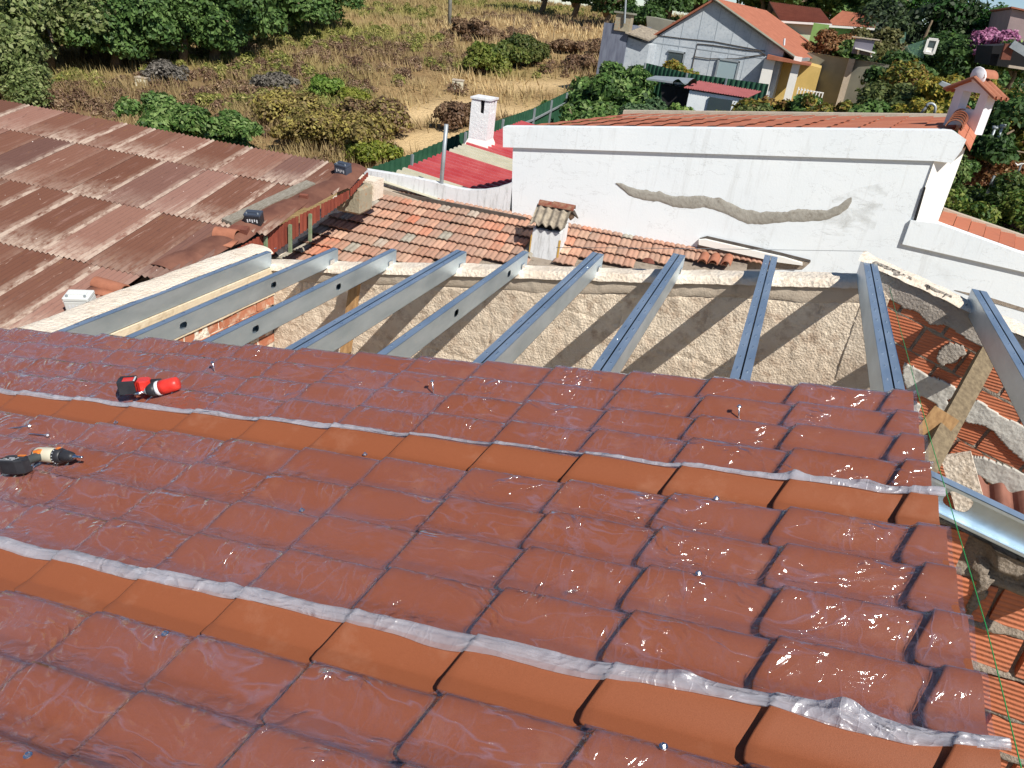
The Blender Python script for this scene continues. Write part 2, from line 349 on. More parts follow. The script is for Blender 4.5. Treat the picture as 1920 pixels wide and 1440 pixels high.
LICHENC = simple('lichen_cement', srgb(120, 110, 98), srgb(172, 160, 140), .95, 9, bump=.6)
REDLICH = simple('red_lichen_tile', srgb(128, 66, 52), srgb(150, 120, 96), .95, 14, bump=.5)
GLASS = simple('window_glass', (.05, .07, .08, 1), None, .12, spec=.8)
CBLOCK = plaster('cement_block', srgb(150, 142, 122), srgb(170, 160, 138), srgb(176, 128, 90), .5, .95, 20)
TERRA = simple('terracotta', srgb(172, 112, 86), srgb(156, 100, 76), .8, 8, bump=.3)
BROWNT = simple('brown_fragment', srgb(130, 78, 62), srgb(110, 64, 52), .85, 8, bump=.3)

# ------------------------------------------------------------------ the ground
YK = [-40, 0, 10, 14, 20, 24, 30, 36, 45, 60, 80, 100, 130, 200, 600]
ZK = [-7.6, -7.4, -7.2, -7.0, -6.6, -6.0, -5.4, -4.7, -3.7, -2.5, -1.3, -.4, .4, .5, -2.]
def gz(x, y):
    x = np.asarray(x, float); y = np.asarray(y, float)
    z = sum(np.interp(y + d, YK, ZK) for d in (-3, -1, 1, 3)) / 4
    z = z + .035 * np.minimum(0, x + 12) * np.clip((y - 10) / 20, 0, 1)
    z = z + .35 * fbm(x * .12, y * .12, 0, 3, 5) * np.clip((y - 18) / 15, 0, 1)
    z = z - .9 * np.clip((x - 2) / 8, 0, 1) * np.clip((y - 22) / 10, 0, 1) * np.clip((70 - y) / 25, 0, 1) * .6
    return z
gx = np.concatenate([np.linspace(-260, -60, 40, endpoint=False), np.linspace(-60, 40, 200, endpoint=False), np.linspace(40, 260, 40)])
gy = np.concatenate([np.linspace(-60, 12, 20, endpoint=False), np.linspace(12, 70, 150, endpoint=False), np.linspace(70, 140, 60, endpoint=False), np.linspace(140, 900, 30)])
GX, GY = np.meshgrid(gx, gy); GZ = gz(GX, GY)
# a map of what grows where: r = bare sand, g = green, b = brown scrub
def spot(X, Y, px, py, Yd, rx, ry, rot=0):
    c_ = atY(px, py, Yd); dx, dy = X - c_[0], Y - c_[1]; a, b = math.cos(rot), math.sin(rot)
    return np.exp(-(((dx * a + dy * b) / rx) ** 2 + ((-dx * b + dy * a) / ry) ** 2))
def ground_hit(px, py):
    r = ray((px, py)); best = None
    for Yd in np.linspace(15, 160, 1500):
        P = r * (Yd / r[1])
        if P[2] <= gz(P[0], P[1]): return P
    return P
def gspot(X, Y, px, py, rx, ry, rot=0):
    c_ = ground_hit(px, py); dx, dy = X - c_[0], Y - c_[1]; a, b = math.cos(rot), math.sin(rot)
    return np.exp(-(((dx * a + dy * b) / rx) ** 2 + ((-dx * b + dy * a) / ry) ** 2))
SAND = [(800, 215, 1.4, 2.6, -.5), (830, 255, 1.2, 2.0, 0), (1020, 160, 1.6, 3.5, -.6), (975, 215, 1.6, 2., -.5), (780, 270, 1.2, 1.6, 0), (880, 200, 1.5, 1.2, 0), (310, 108, 1, 3, 0), (70, 130, 3, 2, 0)]
GRN = [(560, 60, 6, 6, 0), (640, 70, 6, 5, 0), (480, 130, 5, 3, 0), (620, 165, 1.5, 1.5, 0), (960, 15, 8, 8, 0), (640, 215, 2, 2, 0), (540, 200, 3, 2, 0), (60, 150, 3, 2, 0), (900, 130, 3, 2, 0), (1750, 200, 6, 8, 0), (700, 20, 7, 6, 0)]
BRN = [(700, 110, 5, 3, 0), (800, 100, 5, 3, 0), (570, 150, 5, 3, 0), (460, 175, 4, 2, 0), (250, 190, 4, 2, 0), (900, 70, 3, 4, 0), (1080, 90, 4, 3, 0), (1110, 130, 2, 2, 0), (640, 250, 3, 3, 0), (920, 230, 1.2, 1.5, 0), (160, 200, 3, 1.5, 0), (1050, 40, 6, 6, 0)]
def masks(X, Y):
    s = sum(gspot(X, Y, *q) for q in SAND); g_ = sum(gspot(X, Y, *q) for q in GRN); b = sum(gspot(X, Y, *q) for q in BRN)
    n = fbm(X * .6, Y * .6, 0, 4, 11) * .6
    return np.clip(s + n * .5, 0, 1), np.clip(g_ * .9 + n * .5, 0, 1), np.clip(b + n, 0, 1)
ms, mg, mb = masks(GX, GY)
v = np.stack([GX, GY, GZ], -1).reshape(-1, 3); idx = np.arange(GX.size).reshape(GX.shape)
f = np.stack([idx[:-1, :-1], idx[:-1, 1:], idx[1:, 1:], idx[1:, :-1]], -1).reshape(-1, 4)
t = NT('field_soil'); g = t.geo(); sep = t.n('ShaderNodeSeparateColor'); t.set(sep.inputs[0], t.attr())
c = t.mix(t.fr(t.noise(g, .5, 8, .7), .35, .65), srgb(186, 158, 112), srgb(146, 120, 82))
c = t.mix(t.fr(t.noise(g, 2.5, 6, .7), .5, .7), c, srgb(128, 104, 72))
c = t.mix(sep.outputs[2], c, srgb(122, 94, 72)); c = t.mix(t.math('MULTIPLY', sep.outputs[1], .8), c, srgb(118, 120, 64)); c = t.mix(sep.outputs[0], c, srgb(220, 190, 142))
c = t.mix(t.math('MULTIPLY', t.fr(t.noise(g, 9, 5, .7), .5, .75), .5), c, srgb(72, 58, 40))
SOIL = t.done(t.bsdf(c, 1., 0, t.bump(t.noise(g, 4, 6, .7), 1., .12), .1))
me = quadmesh('ground', v, f, np.stack([ms, mg, mb, np.ones_like(ms)], -1).reshape(-1, 4), True)
tag(link('ground', me, None, SOIL), kind='structure')

# ------------------------------------------------------------------ leaves, grass
def leafm(name, tw=.35, rough=.6):
    t = NT(name); c = t.attr()
    b = t.bsdf(c, rough, 0, None, .35); tr = t.n('ShaderNodeBsdfTranslucent'); t.set(tr.inputs[0], t.mix(.5, c, (.25, .32, .05, 1), 'MULTIPLY') if False else c)
    m = t.n('ShaderNodeMixShader'); m.inputs[0].default_value = tw; t.set(m.inputs[1], b); t.set(m.inputs[2], tr.outputs[0]); return t.done(m.outputs[0])
LEAF = leafm('foliage', .3); STRAW = leafm('dry_straw', .25, .8)
BARK = simple('bark', srgb(96, 82, 66), srgb(130, 114, 94), .95, 8, bump=.6)
def leaves(clumps, n, size, cols, asp=.55, shell=.55, up=.3, seed=0, jit=.38):
    """clumps: (k,4) centre+radius(s); returns verts, faces, colour of n leaf quads spread through the clumps' outer volume."""
    g_ = np.random.default_rng(seed); cl = np.asarray(clumps, float)
    w = cl[:, 3] ** 2; k = g_.choice(len(cl), n, p=w / w.sum())
    d = g_.normal(size=(n, 3)); d /= np.linalg.norm(d, axis=1)[:, None]; d[:, 2] = np.where(d[:, 2] < -.45, -d[:, 2], d[:, 2])
    rr = cl[k, 3] * (shell + (1 - shell) * g_.random(n) ** .6) * (1 + .42 * fbm(d[:, 0] * 3 + k, d[:, 1] * 3, d[:, 2] * 3, 3, seed))
    c_ = cl[k, :3] + d * rr[:, None] * np.array([1, 1, .85])
    nn = d + g_.normal(size=(n, 3)) * .6 + np.array([0, 0, up]); nn /= np.linalg.norm(nn, axis=1)[:, None]
    a = np.cross(nn, g_.normal(size=(n, 3))); a /= np.linalg.norm(a, axis=1)[:, None]; b = np.cross(nn, a)
    s = size * (.6 + .8 * g_.random(n))[:, None]
    P = np.stack([c_ - a * s, c_ + b * s * asp + nn * s * .12, c_ + a * s, c_ - b * s * asp + nn * s * .12], 1).reshape(-1, 3)
    fc = np.arange(4 * n).reshape(n, 4)
    cols = np.asarray(cols, float)
    q = np.clip(.5 + .9 * fbm(c_[:, 0] * .9, c_[:, 1] * .9, c_[:, 2] * .9, 2, seed + 3) + g_.normal(size=n) * jit, 0, .999) * (len(cols) - 1)
    i0 = q.astype(int); fr = (q - i0)[:, None]; cc = cols[i0] * (1 - fr) + cols[np.minimum(i0 + 1, len(cols) - 1)] * fr
    cc = cc * (.75 + .5 * g_.random(n))[:, None]
    C4 = np.repeat(np.concatenate([cc, np.ones((n, 1))], 1), 4, 0)
    return P, fc, C4
L3 = lambda *c: [srgb(*x)[:3] for x in c]
def crown_clumps(r, h, n, seed, flat=1.):
    g_ = np.random.default_rng(seed); out = []
    for i in range(n):
        a = g_.random() * 6.283; q = math.sqrt(g_.random()) * .8; z = h * (.28 + .62 * g_.random())
        lim = math.sqrt(max(.1, 1 - ((z / h - .55) / .6) ** 2))
        out.append((math.cos(a) * q * r * lim, math.sin(a) * q * r * lim, z, r * (.17 + .25 * g_.random() ** 1.5)))
    out.append((0, 0, h * .5, r * .45)); return out
CM = {}
def crown_mesh(key, r, h, n, leaf, cols, seed, ncl=16, asp=.55, up=.3, low=0.):
    if key in CM: return CM[key]
    cl = crown_clumps(r, h, ncl, seed)
    if low: cl = [(x, y, z * (1 - low), q) for x, y, z, q in cl]
    P, fc, C = leaves(cl, n, leaf, cols, asp, .6, up, seed)
    CM[key] = (quadmesh('crown', P, fc, C), cl); return CM[key]
def tree(name, label, base, key, r, h, n, leaf, cols, seed=1, sc=1., group=None, cat='tree', ncl=16, trunk=True, rot=None, asp=.55, low=0.):
    me, cl = crown_mesh(key, r, h, n, leaf, cols, seed, ncl, asp, low=low)
    root = empty(name, base, label, cat, group)
    o = link('crown' if cat == 'tree' else 'foliage', me, root, LEAF, Matrix.Translation(Vector(base)) @ Matrix.Rotation(rng.random() * 6 if rot is None else rot, 4, 'Z') @ Matrix.Scale(sc, 4))
    if trunk:
        m = MB(); b = np.asarray(base, float); g_ = np.random.default_rng(seed)
        m.tube([b + [0, 0, -.3], b + [.05 * h, 0, h * .2 * sc], b + [.0, .04 * h, h * .5 * sc]], [.05 * h * sc, .04 * h * sc, .02 * h * sc], 7)
        for i in range(4):
            c_ = cl[i]; m.tube([b + [0, 0, h * .18 * sc], b + [c_[0] * .4 * sc, c_[1] * .4 * sc, h * .4 * sc], b + np.array(c_[:3]) * sc], [.03 * h * sc, .02 * h * sc, .008 * h * sc], 6)
        m.build('trunk' if cat == 'tree' else 'stem', BARK, root, True)
    return root
OAK = L3((86, 102, 56), (110, 126, 70), (132, 144, 88), (154, 160, 110))
OAK2 = L3((66, 94, 48), (90, 120, 60), (118, 144, 82))
def gbase(px, py, dY=0):
    P = ground_hit(px, py); Y_ = P[1] + dY; P = P * (Y_ / P[1]); P[2] = gz(P[0], Y_); return P

# ================================================================== NEW ROOF (tile-profile panels under film)
SL = .2003; cs, sn = math.cos(SL), math.sin(SL)
NR = np.array([-sn, 0, cs]); ER = np.array([-cs, 0, -sn]); BR = np.array([0, -1., 0])
DR = 1.3195; X0 = .4251; Y0 = 3.2063; STEP = .3528; U0 = .0731; WV = .2
RIDGE = -NR * DR - ER * X0                       # ridge line point at y=0, crest plane
def onroof(x, y, off=0.): r = ray((x, y)); return r * (-(DR + off) / (NR @ r))
def roofP(u, t, h=0.): return RIDGE + np.multiply.outer(np.asarray(u, float), ER) + np.multiply.outer(np.asarray(t, float), BR) + np.array([0, Y0, 0]) + np.multiply.outer(np.asarray(h, float), NR)
AMP = .043; HST = .020
def profile(t):
    t = np.mod(np.asarray(t, float) - .02 + .1, WV) - .1
    w = np.where(t > 0, .105, .046)
    return -AMP + AMP * np.cos(np.pi / 2 * np.minimum(1, np.abs(t) / w)) ** 1.7
def skew(t):
    t = np.mod(np.asarray(t, float) + .045, WV) - .045; q = np.clip((t - .008) / .13, 0, 1); b = 1 - np.clip((t + .036) / .030, 0, 1)
    return .050 * np.where(t < 0, b, q * q * (3 - 2 * q))
def ramp_h(u): return -HST * (1 - np.mod(u - U0, STEP) / STEP)
def basis_at(P): 
    m = Matrix.Identity(4)
    for i in range(3): m[i][0], m[i][1], m[i][2], m[i][3] = ER[i], BR[i], NR[i], P[i]
    return m
def tile_mesh(u_lo, name):
    ts = np.linspace(-.045, WV - .045, 37); pr = profile(ts)
    us = np.array([u_lo, u_lo + (STEP - u_lo) * .5, STEP - .03, STEP - .006, STEP - .001, STEP])
    dz = np.array([0, 0, 0, 0, -.0015, -.004])
    P = np.zeros((len(us), len(ts), 3))
    P[..., 0] = us[:, None] + skew(ts)[None] * (np.clip((us - u_lo) / (STEP - u_lo), 0, 1)[:, None] if u_lo > 0 else 1); P[..., 1] = ts[None]; P[..., 2] = pr[None] + (-HST * (1 - us / STEP) + dz)[:, None]
    m = MB(); m.grid(P); me_v = m.n
    e = P[-1].copy(); e2 = e.copy(); e2[:, 2] -= HST - .003; e2[:, 0] -= .004
    m.grid(np.stack([e, e2]))
    bot = P[0].copy(); me = m.mesh(name, True); me.materials.append(NEWTILE); return me
TM = tile_mesh(0, 'tile'); TM0 = tile_mesh(STEP - U0, 'tile_at_ridge')
NJ = 16
def hfield(u, t): return profile(t) + ramp_h(u - skew(t))
def blur(a, k, ax):
    w = np.exp(-np.linspace(-2, 2, 2 * k + 1) ** 2); w /= w.sum(); p = np.take(a, np.clip(np.arange(-k, a.shape[ax] + k), 0, a.shape[ax] - 1), ax)
    return sum(w[i] * np.take(p, np.arange(i, i + a.shape[ax]), ax) for i in range(2 * k + 1))
def ridged(x, y, s=0): return 1 - np.abs(vnoise(x, y, 0, s)) * 2.6
panel_lab = ['far clay-red tile-profile roof panel under film, next to the open rafters', 'middle clay-red tile-profile roof panel under film, between two bare orange strips',
             'near clay-red tile-profile roof panel under film, filling the bottom of the photo', 'clay-red tile-profile roof panel below the bottom edge of the photo']
for p_ in range(3):
    t0 = 5 * WV * p_
    root = empty('roof_panel', roofP(0, t0, -.06), panel_lab[p_], 'roof panel', 'tile-profile roof panels')
    for k in range(5):
        tk = t0 + k * WV
        link('tile', TM0, root, None, basis_at(roofP(U0 - STEP, tk)))
        for j in range(NJ): link('tile', TM, root, None, basis_at(roofP(U0 + j * STEP, tk)))
    # foam core slab
    m = MB(); ue = U0 + NJ * STEP
    a = [roofP(0.012, t0 - .04, -.05 - HST), roofP(ue, t0 - .04, -.05 - HST), roofP(ue, t0 + .955, -.05 - HST), roofP(0.012, t0 + .955, -.05 - HST)]
    m.hexa([q - NR * .034 for q in a] + a); m.build('foam_core', BEAMC, root)
    # film
    n_u, n_t = 620, 96
    us = np.linspace(-.012, ue - .01, n_u); ts = np.linspace(t0 - .03, t0 + .83, n_t); UU, TT = np.meshgrid(us, ts, indexing='ij')
    H = hfield(np.maximum(UU, 0), TT)
    Hm = H.copy()
    for d in range(1, 3):
        Hm[d:] = np.maximum(Hm[d:], H[:-d] - .0058 * d)
    Hb = blur(blur(Hm, 1, 0), 3, 1); Hf = np.maximum(Hb, H + .0012)
    wr = .0036 * np.clip(ridged(UU * 9 + fbm(UU * 3, TT * 3, 0, 2, 3) * 2, TT * 16, 3 + p_), 0, 1) ** 2 + .0022 * np.clip(ridged(UU * 24, TT * 24 + UU * 10, 8 + p_), 0, 1) ** 2
    loose = np.clip(fbm(UU * 1.1, TT * 2.2, p_ * 3.1, 3, 21) * 1.8 + .2, .04, .8)
    valley = np.clip((-profile(TT) / AMP - .6) * 2.5, 0, 1)
    wr2 = .006 * valley * np.clip(ridged(UU * 3.5 + fbm(UU * 2, TT * 2, 0, 2, 31) * 1.5, TT * 26, 41 + p_), 0, 1) ** 2
    Hf = Hf + .0012 + (wr * .9 + wr2 * .8) * loose
    P = roofP(UU, TT, Hf)
    idx = np.arange(n_u * n_t).reshape(n_u, n_t); fc = np.stack([idx[:-1, :-1], idx[:-1, 1:], idx[1:, 1:], idx[1:, :-1]], -1).reshape(-1, 4)
    me = quadmesh('film', P.reshape(-1, 3), fc[:, ::-1], None, True); o = link('film', me, root, FILM); o['label'] = 'wrinkled clear protective film with a bunched lower edge'
    # bunched edge of the film
    nb, nc = 900, 18
    for lay in range(2):
        us = np.linspace(-.02, ue, nb); q = np.linspace(0, 1, nc); UU, QQ = np.meshgrid(us, q, indexing='ij')
        wd = .050 + .013 * fbm(us * 1.6, us * 0 + lay * 7 + p_ * 3, 0, 3, 51) + .016 * np.clip(fbm(us * 5, us * 0 + 3, p_, 3, 52), 0, 1)
        ctr = t0 + .805 + .020 * fbm(us * 1.0, us * 0 + p_, 0, 3, 53) + .014 * fbm(us * 3.1, us * 0 + lay * 5., 0, 3, 54) + lay * .004
        if p_ == 1: ctr = ctr + .008 + .012 * np.clip(1 - us / 1.2, 0, 1) * np.sin(us * 9) - .0 * us; wd = wd + .02 * np.exp(-((us - .30) / .18) ** 2) + .012 * np.clip(us / 6, 0, 1)
        TT = ctr[:, None] + (QQ - .5) * wd[:, None]
        Hf = hfield(np.maximum(UU, 0), TT); Hf = np.maximum(blur(Hf, 22, 0), Hf - .004)
        fold = .006 * np.abs(vnoise(UU * 4, QQ * 7 + lay * 5, 0, 61)) + .003 * np.abs(vnoise(UU * 15, QQ * 6, lay, 62)) + .0012 * vnoise(UU * 40, QQ * 14, lay, 63)
        bumpy = .012 * np.clip(fbm(UU * 3.2, QQ * .8, p_ * 5 + lay, 3, 64), 0, 1)
        tuft = sum(a_ * np.exp(-((UU - b_) / .035) ** 2) for a_, b_ in ([(.03, .42), (.022, .20)], [(.045, .28), (.03, .62), (.02, 1.9), (.03, 3.3)], [(.02, .5)])[p_])
        Hf = Hf + .003 + lay * .003 + (fold * 1.5 + bumpy + tuft * (1 - QQ)) * np.sin(np.clip(QQ, .02, .98) * math.pi) ** .5
        P = roofP(UU, TT, Hf); m = MB(); m.grid(P)
        me = quadmesh('bunched_film_edge', m.v[0], np.array(m.f), None, True); link('bunched_film_edge', me, root, BUNCH)

# ------------------------------------------------------------------ screws
def screw_at(P, axis, L, label, name='roofing_screw', cap=True):
    P = np.asarray(P, float); ax = np.asarray(axis, float); ax /= np.linalg.norm(ax); root = empty(name, P, label, 'screw', 'roofing screws')
    top = P + ax * L
    if L > .02:
        m = MB(); m.tube([P - ax * .012, P, top], [.001, .0028, .0028], 8); m.build('shank', ZINC, root, True)
    m = MB(); m.tube([top - ax * .001, top + ax * .001, top + ax * .0015], [.0095, .0095, .004], 14); m.build('washer', ZINC, root)
    m = MB(); m.tube([top + ax * .0015, top + ax * .0065, top + ax * .008], [.0055, .0055, .0035], 6); m.build('head', ZINC, root)
def rp(x, y, h=0.):  # roof surface point under a pixel
    P = onroof(x, y, .012)
    for _ in range(4):
        d = P - RIDGE - np.array([0, Y0, 0]); u_, t_ = d @ ER, d @ BR; P = onroof(x, y, -float(hfield(max(u_, 0), t_)))
    return P + NR * (h + .003)
for x, y, L, lab, tl in [(813, 738, .058, 'upright half-driven screw in the far panel, middle one of three standing', (0, 0)), (1385, 785, .05, 'upright half-driven screw in the far panel, nearest the ridge', (0, 0)),
                     (403, 697, .05, 'upright half-driven screw in the far panel, behind the red impact driver', (.1, .1))]:
    screw_at(rp(x, y), NR + np.array([tl[0] * .5, -tl[1], 0]), L, lab)
for x, y, lab in [(218, 795, 'screw head on the panel below the red impact driver'), (685, 855, 'screw head near the middle bare strip, left of centre'), (1343, 938, 'screw head just below the upper bare orange strip at right'),
                  (567, 960, 'screw head in the middle panel, left of centre'), (1310, 1079, 'screw head in the middle panel towards the ridge'), (311, 1192, 'screw head in the near panel at left'),
                  (1244, 1404, 'screw head in the near panel at the bottom of the photo'), (54, 1421, 'screw head at the bottom left corner in a dark shadow'), (62, 879, 'screw head on the film under the drill handle')]:
    screw_at(rp(x, y), NR, .004, lab)
for (a, b, lab) in [((16, 806), (57, 803), 'loose roofing screw lying on the film, upper of two'), ((57, 816), (91, 820), 'loose roofing screw lying on the film, lower of two')]:
    A_, B_ = rp(*a, .004), rp(*b, .008); L = np.linalg.norm(B_ - A_); screw_at(A_, B_ - A_, L, lab)

# ------------------------------------------------------------------ cordless drill
BLACKP = simple('black_plastic', (.022, .022, .026, 1), (.035, .035, .04, 1), .45, 20)
GREYP = simple('grey_rubber', (.06, .07, .07, 1), None, .6)
CREAMP = simple('cream_plastic', srgb(214, 208, 184), None, .4)
ORP = simple('orange_plastic', srgb(232, 130, 50), None, .4)
REDP = simple('red_plastic', srgb(214, 50, 42), srgb(224, 66, 54), .4, 30)
CHROME = simple('chrome', (.8, .8, .82, 1), None, .15, metal=1)
WPRINT = simple('white_print', (.7, .72, .74, 1), None, .5)
def lathe(m, a, d, prof, seg=20):
    a = np.asarray(a, float); d = np.asarray(d, float); d /= np.linalg.norm(d)
    return m.tube([a + d * x for x, r in prof], [r for x, r in prof], seg)
def rbox(m, c, sx, sy, sz, ax, r=.12):
    # box with chamfered vertical edges, prism of 8-gon
    X, Y_, Z = ax; q = [(-1, -1 + 2 * r), (-1 + 2 * r, -1), (1 - 2 * r, -1), (1, -1 + 2 * r), (1, 1 - 2 * r), (1 - 2 * r, 1), (-1 + 2 * r, 1), (-1, 1 - 2 * r)]
    c = np.asarray(c, float)
    rings = []
    for zz, k in ((-1, .9), (-.85, 1), (.85, 1), (1, .9)): rings.append([c + X * a * sx / 2 * k + Y_ * b * sy / 2 * k + Z * zz * sz / 2 for a, b in q])
    v = [p for rr in rings for p in rr]; f = [tuple(range(8))[::-1], tuple(range(24, 32))] + [(i * 8 + k, i * 8 + (k + 1) % 8, (i + 1) * 8 + (k + 1) % 8, (i + 1) * 8 + k) for i in range(3) for k in range(8)]
    return m.add(v, f)
def nrm(v): v = np.asarray(v, float); return v / np.linalg.norm(v)
# drill: lies on its side; battery at left, chuck at right
h0 = .035
PB, PR_, PC = rp(36, 888, h0), rp(88, 870, h0 + .005), rp(152, 873, h0)   # battery, rear of body/handle top, chuck
dz = empty('cordless_drill', rp(90, 878), 'black and cream cordless drill with orange trigger lying on the film', 'drill')
bd = nrm(PC - PR_); hd = nrm(PR_ - PB)
body0 = PR_ - bd * .02
m = MB(); lathe(m, body0, bd, [(-.018, .018), (-.012, .026), (0, .029), (.05, .030), (.085, .029), (.09, .027)]); m.build('body', CREAMP, dz, True)
m = MB(); lathe(m, body0 - bd * .02, bd, [(-.008, .014), (0, .024), (.016, .0275)]); m.build('rear_cap', GREYP, dz, True)
m = MB(); lathe(m, body0 + bd * .09, bd, [(0, .030), (.004, .031), (.022, .031), (.03, .028), (.036, .024)]); m.build('torque_collar', BLACKP, dz, True)
m = MB(); ax_ = nrm(np.cross(bd, NR))
for k in range(16):
    a = 2 * math.pi * k / 16; dd = ax_ * math.cos(a) + NR * math.sin(a); m.box(body0 + bd * .098 + dd * .0312, .003, .003, .003, (bd, nrm(np.cross(dd, bd)), dd))
m.build('torque_marks', WPRINT, dz)['kind'] = 'stuff'
m = MB(); lathe(m, body0 + bd * .126, bd, [(0, .024), (.01, .025), (.025, .022), (.045, .018), (.055, .011)]); m.build('chuck', BLACKP, dz, True)
m = MB(); lathe(m, body0 + bd * .176, bd, [(0, .009), (.01, .009), (.012, .006), (.03, .005), (.05, .005)]); m.build('bit_holder', CHROME, dz, True)
m = MB(); m.box(body0 + bd * .105 + NR * .03 - ax_ * .004, .014, .016, .006, (bd, ax_, NR)); m.build('gear_switch', ORP, dz)
hx = nrm(np.cross(hd, NR)); HA = (hd, hx, NR)
m = MB(); m.tube([PB + hd * .02, PB + hd * .06, PR_ - hd * .01, PR_ + hd * .012 + bd * .01], [.021, .017, .019, .024], 12); m.build('handle', GREYP, dz, True)
m = MB(); rbox(m, PR_ - hd * .014 + NR * .020, .044, .026, .014, HA); m.build('trigger', ORP, dz)
m = MB(); rbox(m, PB - hd * .008, .060, .115, .058, HA, .22); m.build('battery', BLACKP, dz)
m = MB(); rbox(m, PB + hd * .012 + NR * .004, .03, .088, .060, HA, .2); m.build('battery_shoe', BLACKP, dz)
m = MB(); m.box(PB + hd * .018 + hx * .022 + NR * .034, .014, .026, .006, HA); m.build('battery_latch', ORP, dz)
m = MB()
for i in range(4):
    for k in range(7 - i % 2 * 2):
        if i == 0 or (k * 7 + i) % 5 != 0: m.box(PB - hd * (.036 - .009 * i) + hx * (.028 - .0085 * k) + NR * .0336, (.005 if i == 3 else .0028), .006, .0008, HA)
m.build('printed_label', WPRINT, dz)['kind'] = 'stuff'

# ------------------------------------------------------------------ red impact driver
Q0, Q1, Q2, Q3 = rp(232, 738, .034), rp(272, 735, .034), rp(322, 738, .036), rp(290, 743, .036)
iz = empty('impact_driver', rp(280, 742), 'red and black cordless impact driver lying on the upper film edge', 'impact driver')
hd2 = nrm(Q1 - Q0); hx2 = nrm(np.cross(hd2, NR)); H2 = (hd2, hx2, NR)
m = MB(); rbox(m, Q0 + hd2 * -.002, .02, .078, .064, H2, .15); m.build('battery_end', BLACKP, iz)
m = MB(); rbox(m, Q0 + hd2 * .034, .055, .08, .062, H2, .1); m.build('battery', REDP, iz)
m = MB()
for k in (-1, 1): m.box(Q0 + hd2 * .03 + hx2 * k * .038 + NR * .004, .07, .012, .062, H2)
m.build('battery_rail', BLACKP, iz)
m = MB(); m.box(Q0 + hd2 * .064 + NR * .0325, .012, .07, .002, H2); m.build('label_strip', BLACKP, iz)
m = MB()
for k in range(6): m.box(Q0 + hd2 * .064 + NR * .034 + hx2 * (-.026 + .0105 * k), .007, .005 if k % 2 else .0075, .001, H2)
m.build('printed_mark', WPRINT, iz)['kind'] = 'stuff'
m = MB(); rbox(m, Q0 + hd2 * .100, .06, .07, .056, H2, .24); m.build('handle_base', REDP, iz)
m = MB(); m.tube([Q0 + hd2 * .12, Q0 + hd2 * .165 + NR * .004, Q2 - hd2 * .03 - NR * .006], [.024, .022, .018], 12); m.build('grip', BLACKP, iz, True)
b2 = nrm((Q3 - Q2) - hx2 * -.055 + NR * .004); b2 = nrm(rp(278, 747, .036) - rp(320, 736, .036))
C2 = rp(322, 737, .037)
m = MB(); lathe(m, C2, b2, [(-.045, .02), (-.04, .030), (-.02, .033), (.02, .034), (.045, .034)]); m.build('motor_housing', REDP, iz, True)
m = MB(); lathe(m, C2 + b2 * .045, b2, [(0, .0345), (.012, .0350), (.018, .033)]); m.build('white_band', WPRINT, iz, True)
m = MB(); lathe(m, C2 + b2 * .062, b2, [(0, .0335), (.025, .032), (.042, .024), (.048, .018)]); m.build('nose', BLACKP, iz, True)
m = MB(); lathe(m, C2 + b2 * .108, b2, [(0, .0155), (.004, .0165), (.008, .0155), (.009, .009)]); m.build('collar_ring', GREYM, iz, True)
m = MB(); lathe(m, C2 + b2 * .112, b2, [(0, .007), (.03, .007), (.032, .0095), (.06, .0095)]); m.build('socket_bit', CHROME, iz, True)

# ================================================================== PURLINS
PT = -(DR + .115)    # purlin top plane offset along NR
def ptop(X): return (PT / cs) + X * math.tan(SL)
def csec(m, x0, dirx, zt, ya, yb, h=.14, b=.045, lip=.014, th=.0025, holes=(), hs=1.):
    """C profile along Y: web at x0, flanges towards dirx."""
    ys = [ya]
    segs = []
    rz = .024 * hs; ry = .034 * hs; cur = ya
    for hy in sorted(holes): segs.append((cur, hy - .05, None)); segs.append((hy - .05, hy + .05, hy)); cur = hy + .05
    segs.append((cur, yb, None)); zm = zt - h / 2
    for (a, c, hy) in segs:
        for xx, s_ in ((x0, 1), (x0 + dirx * th, -1)):
            if hy is None: m.quad((xx, a, zt - h), (xx, c, zt - h), (xx, c, zt), (xx, a, zt))
            else:
                n_ = 24; o_, r_ = [], []
                for k in range(n_):
                    an = 2 * math.pi * k / n_; cx, sx_ = math.cos(an), math.sin(an)
                    e = 3.2; rr_ = 1 / (abs(cx) ** e + abs(sx_) ** e) ** (1 / e); o_.append((xx, hy + rr_ * cx * ry, zm + rr_ * sx_ * rz))
                    q = min(.05 / max(abs(cx), 1e-6), (h / 2) / max(abs(sx_), 1e-6)); r_.append((xx, hy + q * cx, zm + q * sx_))
                for (cy_, cz_) in ((1, 1), (1, -1), (-1, 1), (-1, -1)): m.add([(xx, hy + cy_ * .05, zm + cz_ * h / 2), *sorted(r_, key=lambda p: (p[1] - hy - cy_ * .05) ** 2 + (p[2] - zm - cz_ * h / 2) ** 2)[:2]], [(0, 1, 2)])
                m.add(o_ + r_, [(k, (k + 1) % n_, n_ + (k + 1) % n_, n_ + k) for k in range(n_)])
    xe = x0 + dirx * b
    for z_ in (zt, zt - h):
        s_ = -1 if z_ == zt else 1
        m.box(((x0 + xe) / 2, (ya + yb) / 2, z_ + s_ * th / 2), b, yb - ya, th)
    for z_, s_ in ((zt, -1), (zt - h, 1)): m.box((xe - dirx * th / 2, (ya + yb) / 2, z_ + s_ * lip / 2), th, yb - ya, lip)
PX = [-4.222, -3.63, -3.05, -2.44, -1.86, -1.285, -.665, -.015, .625]
OFFC = .025 / cs
YE = 5.86
def holeY(x, y, X): return atX(x, y, X)[1]
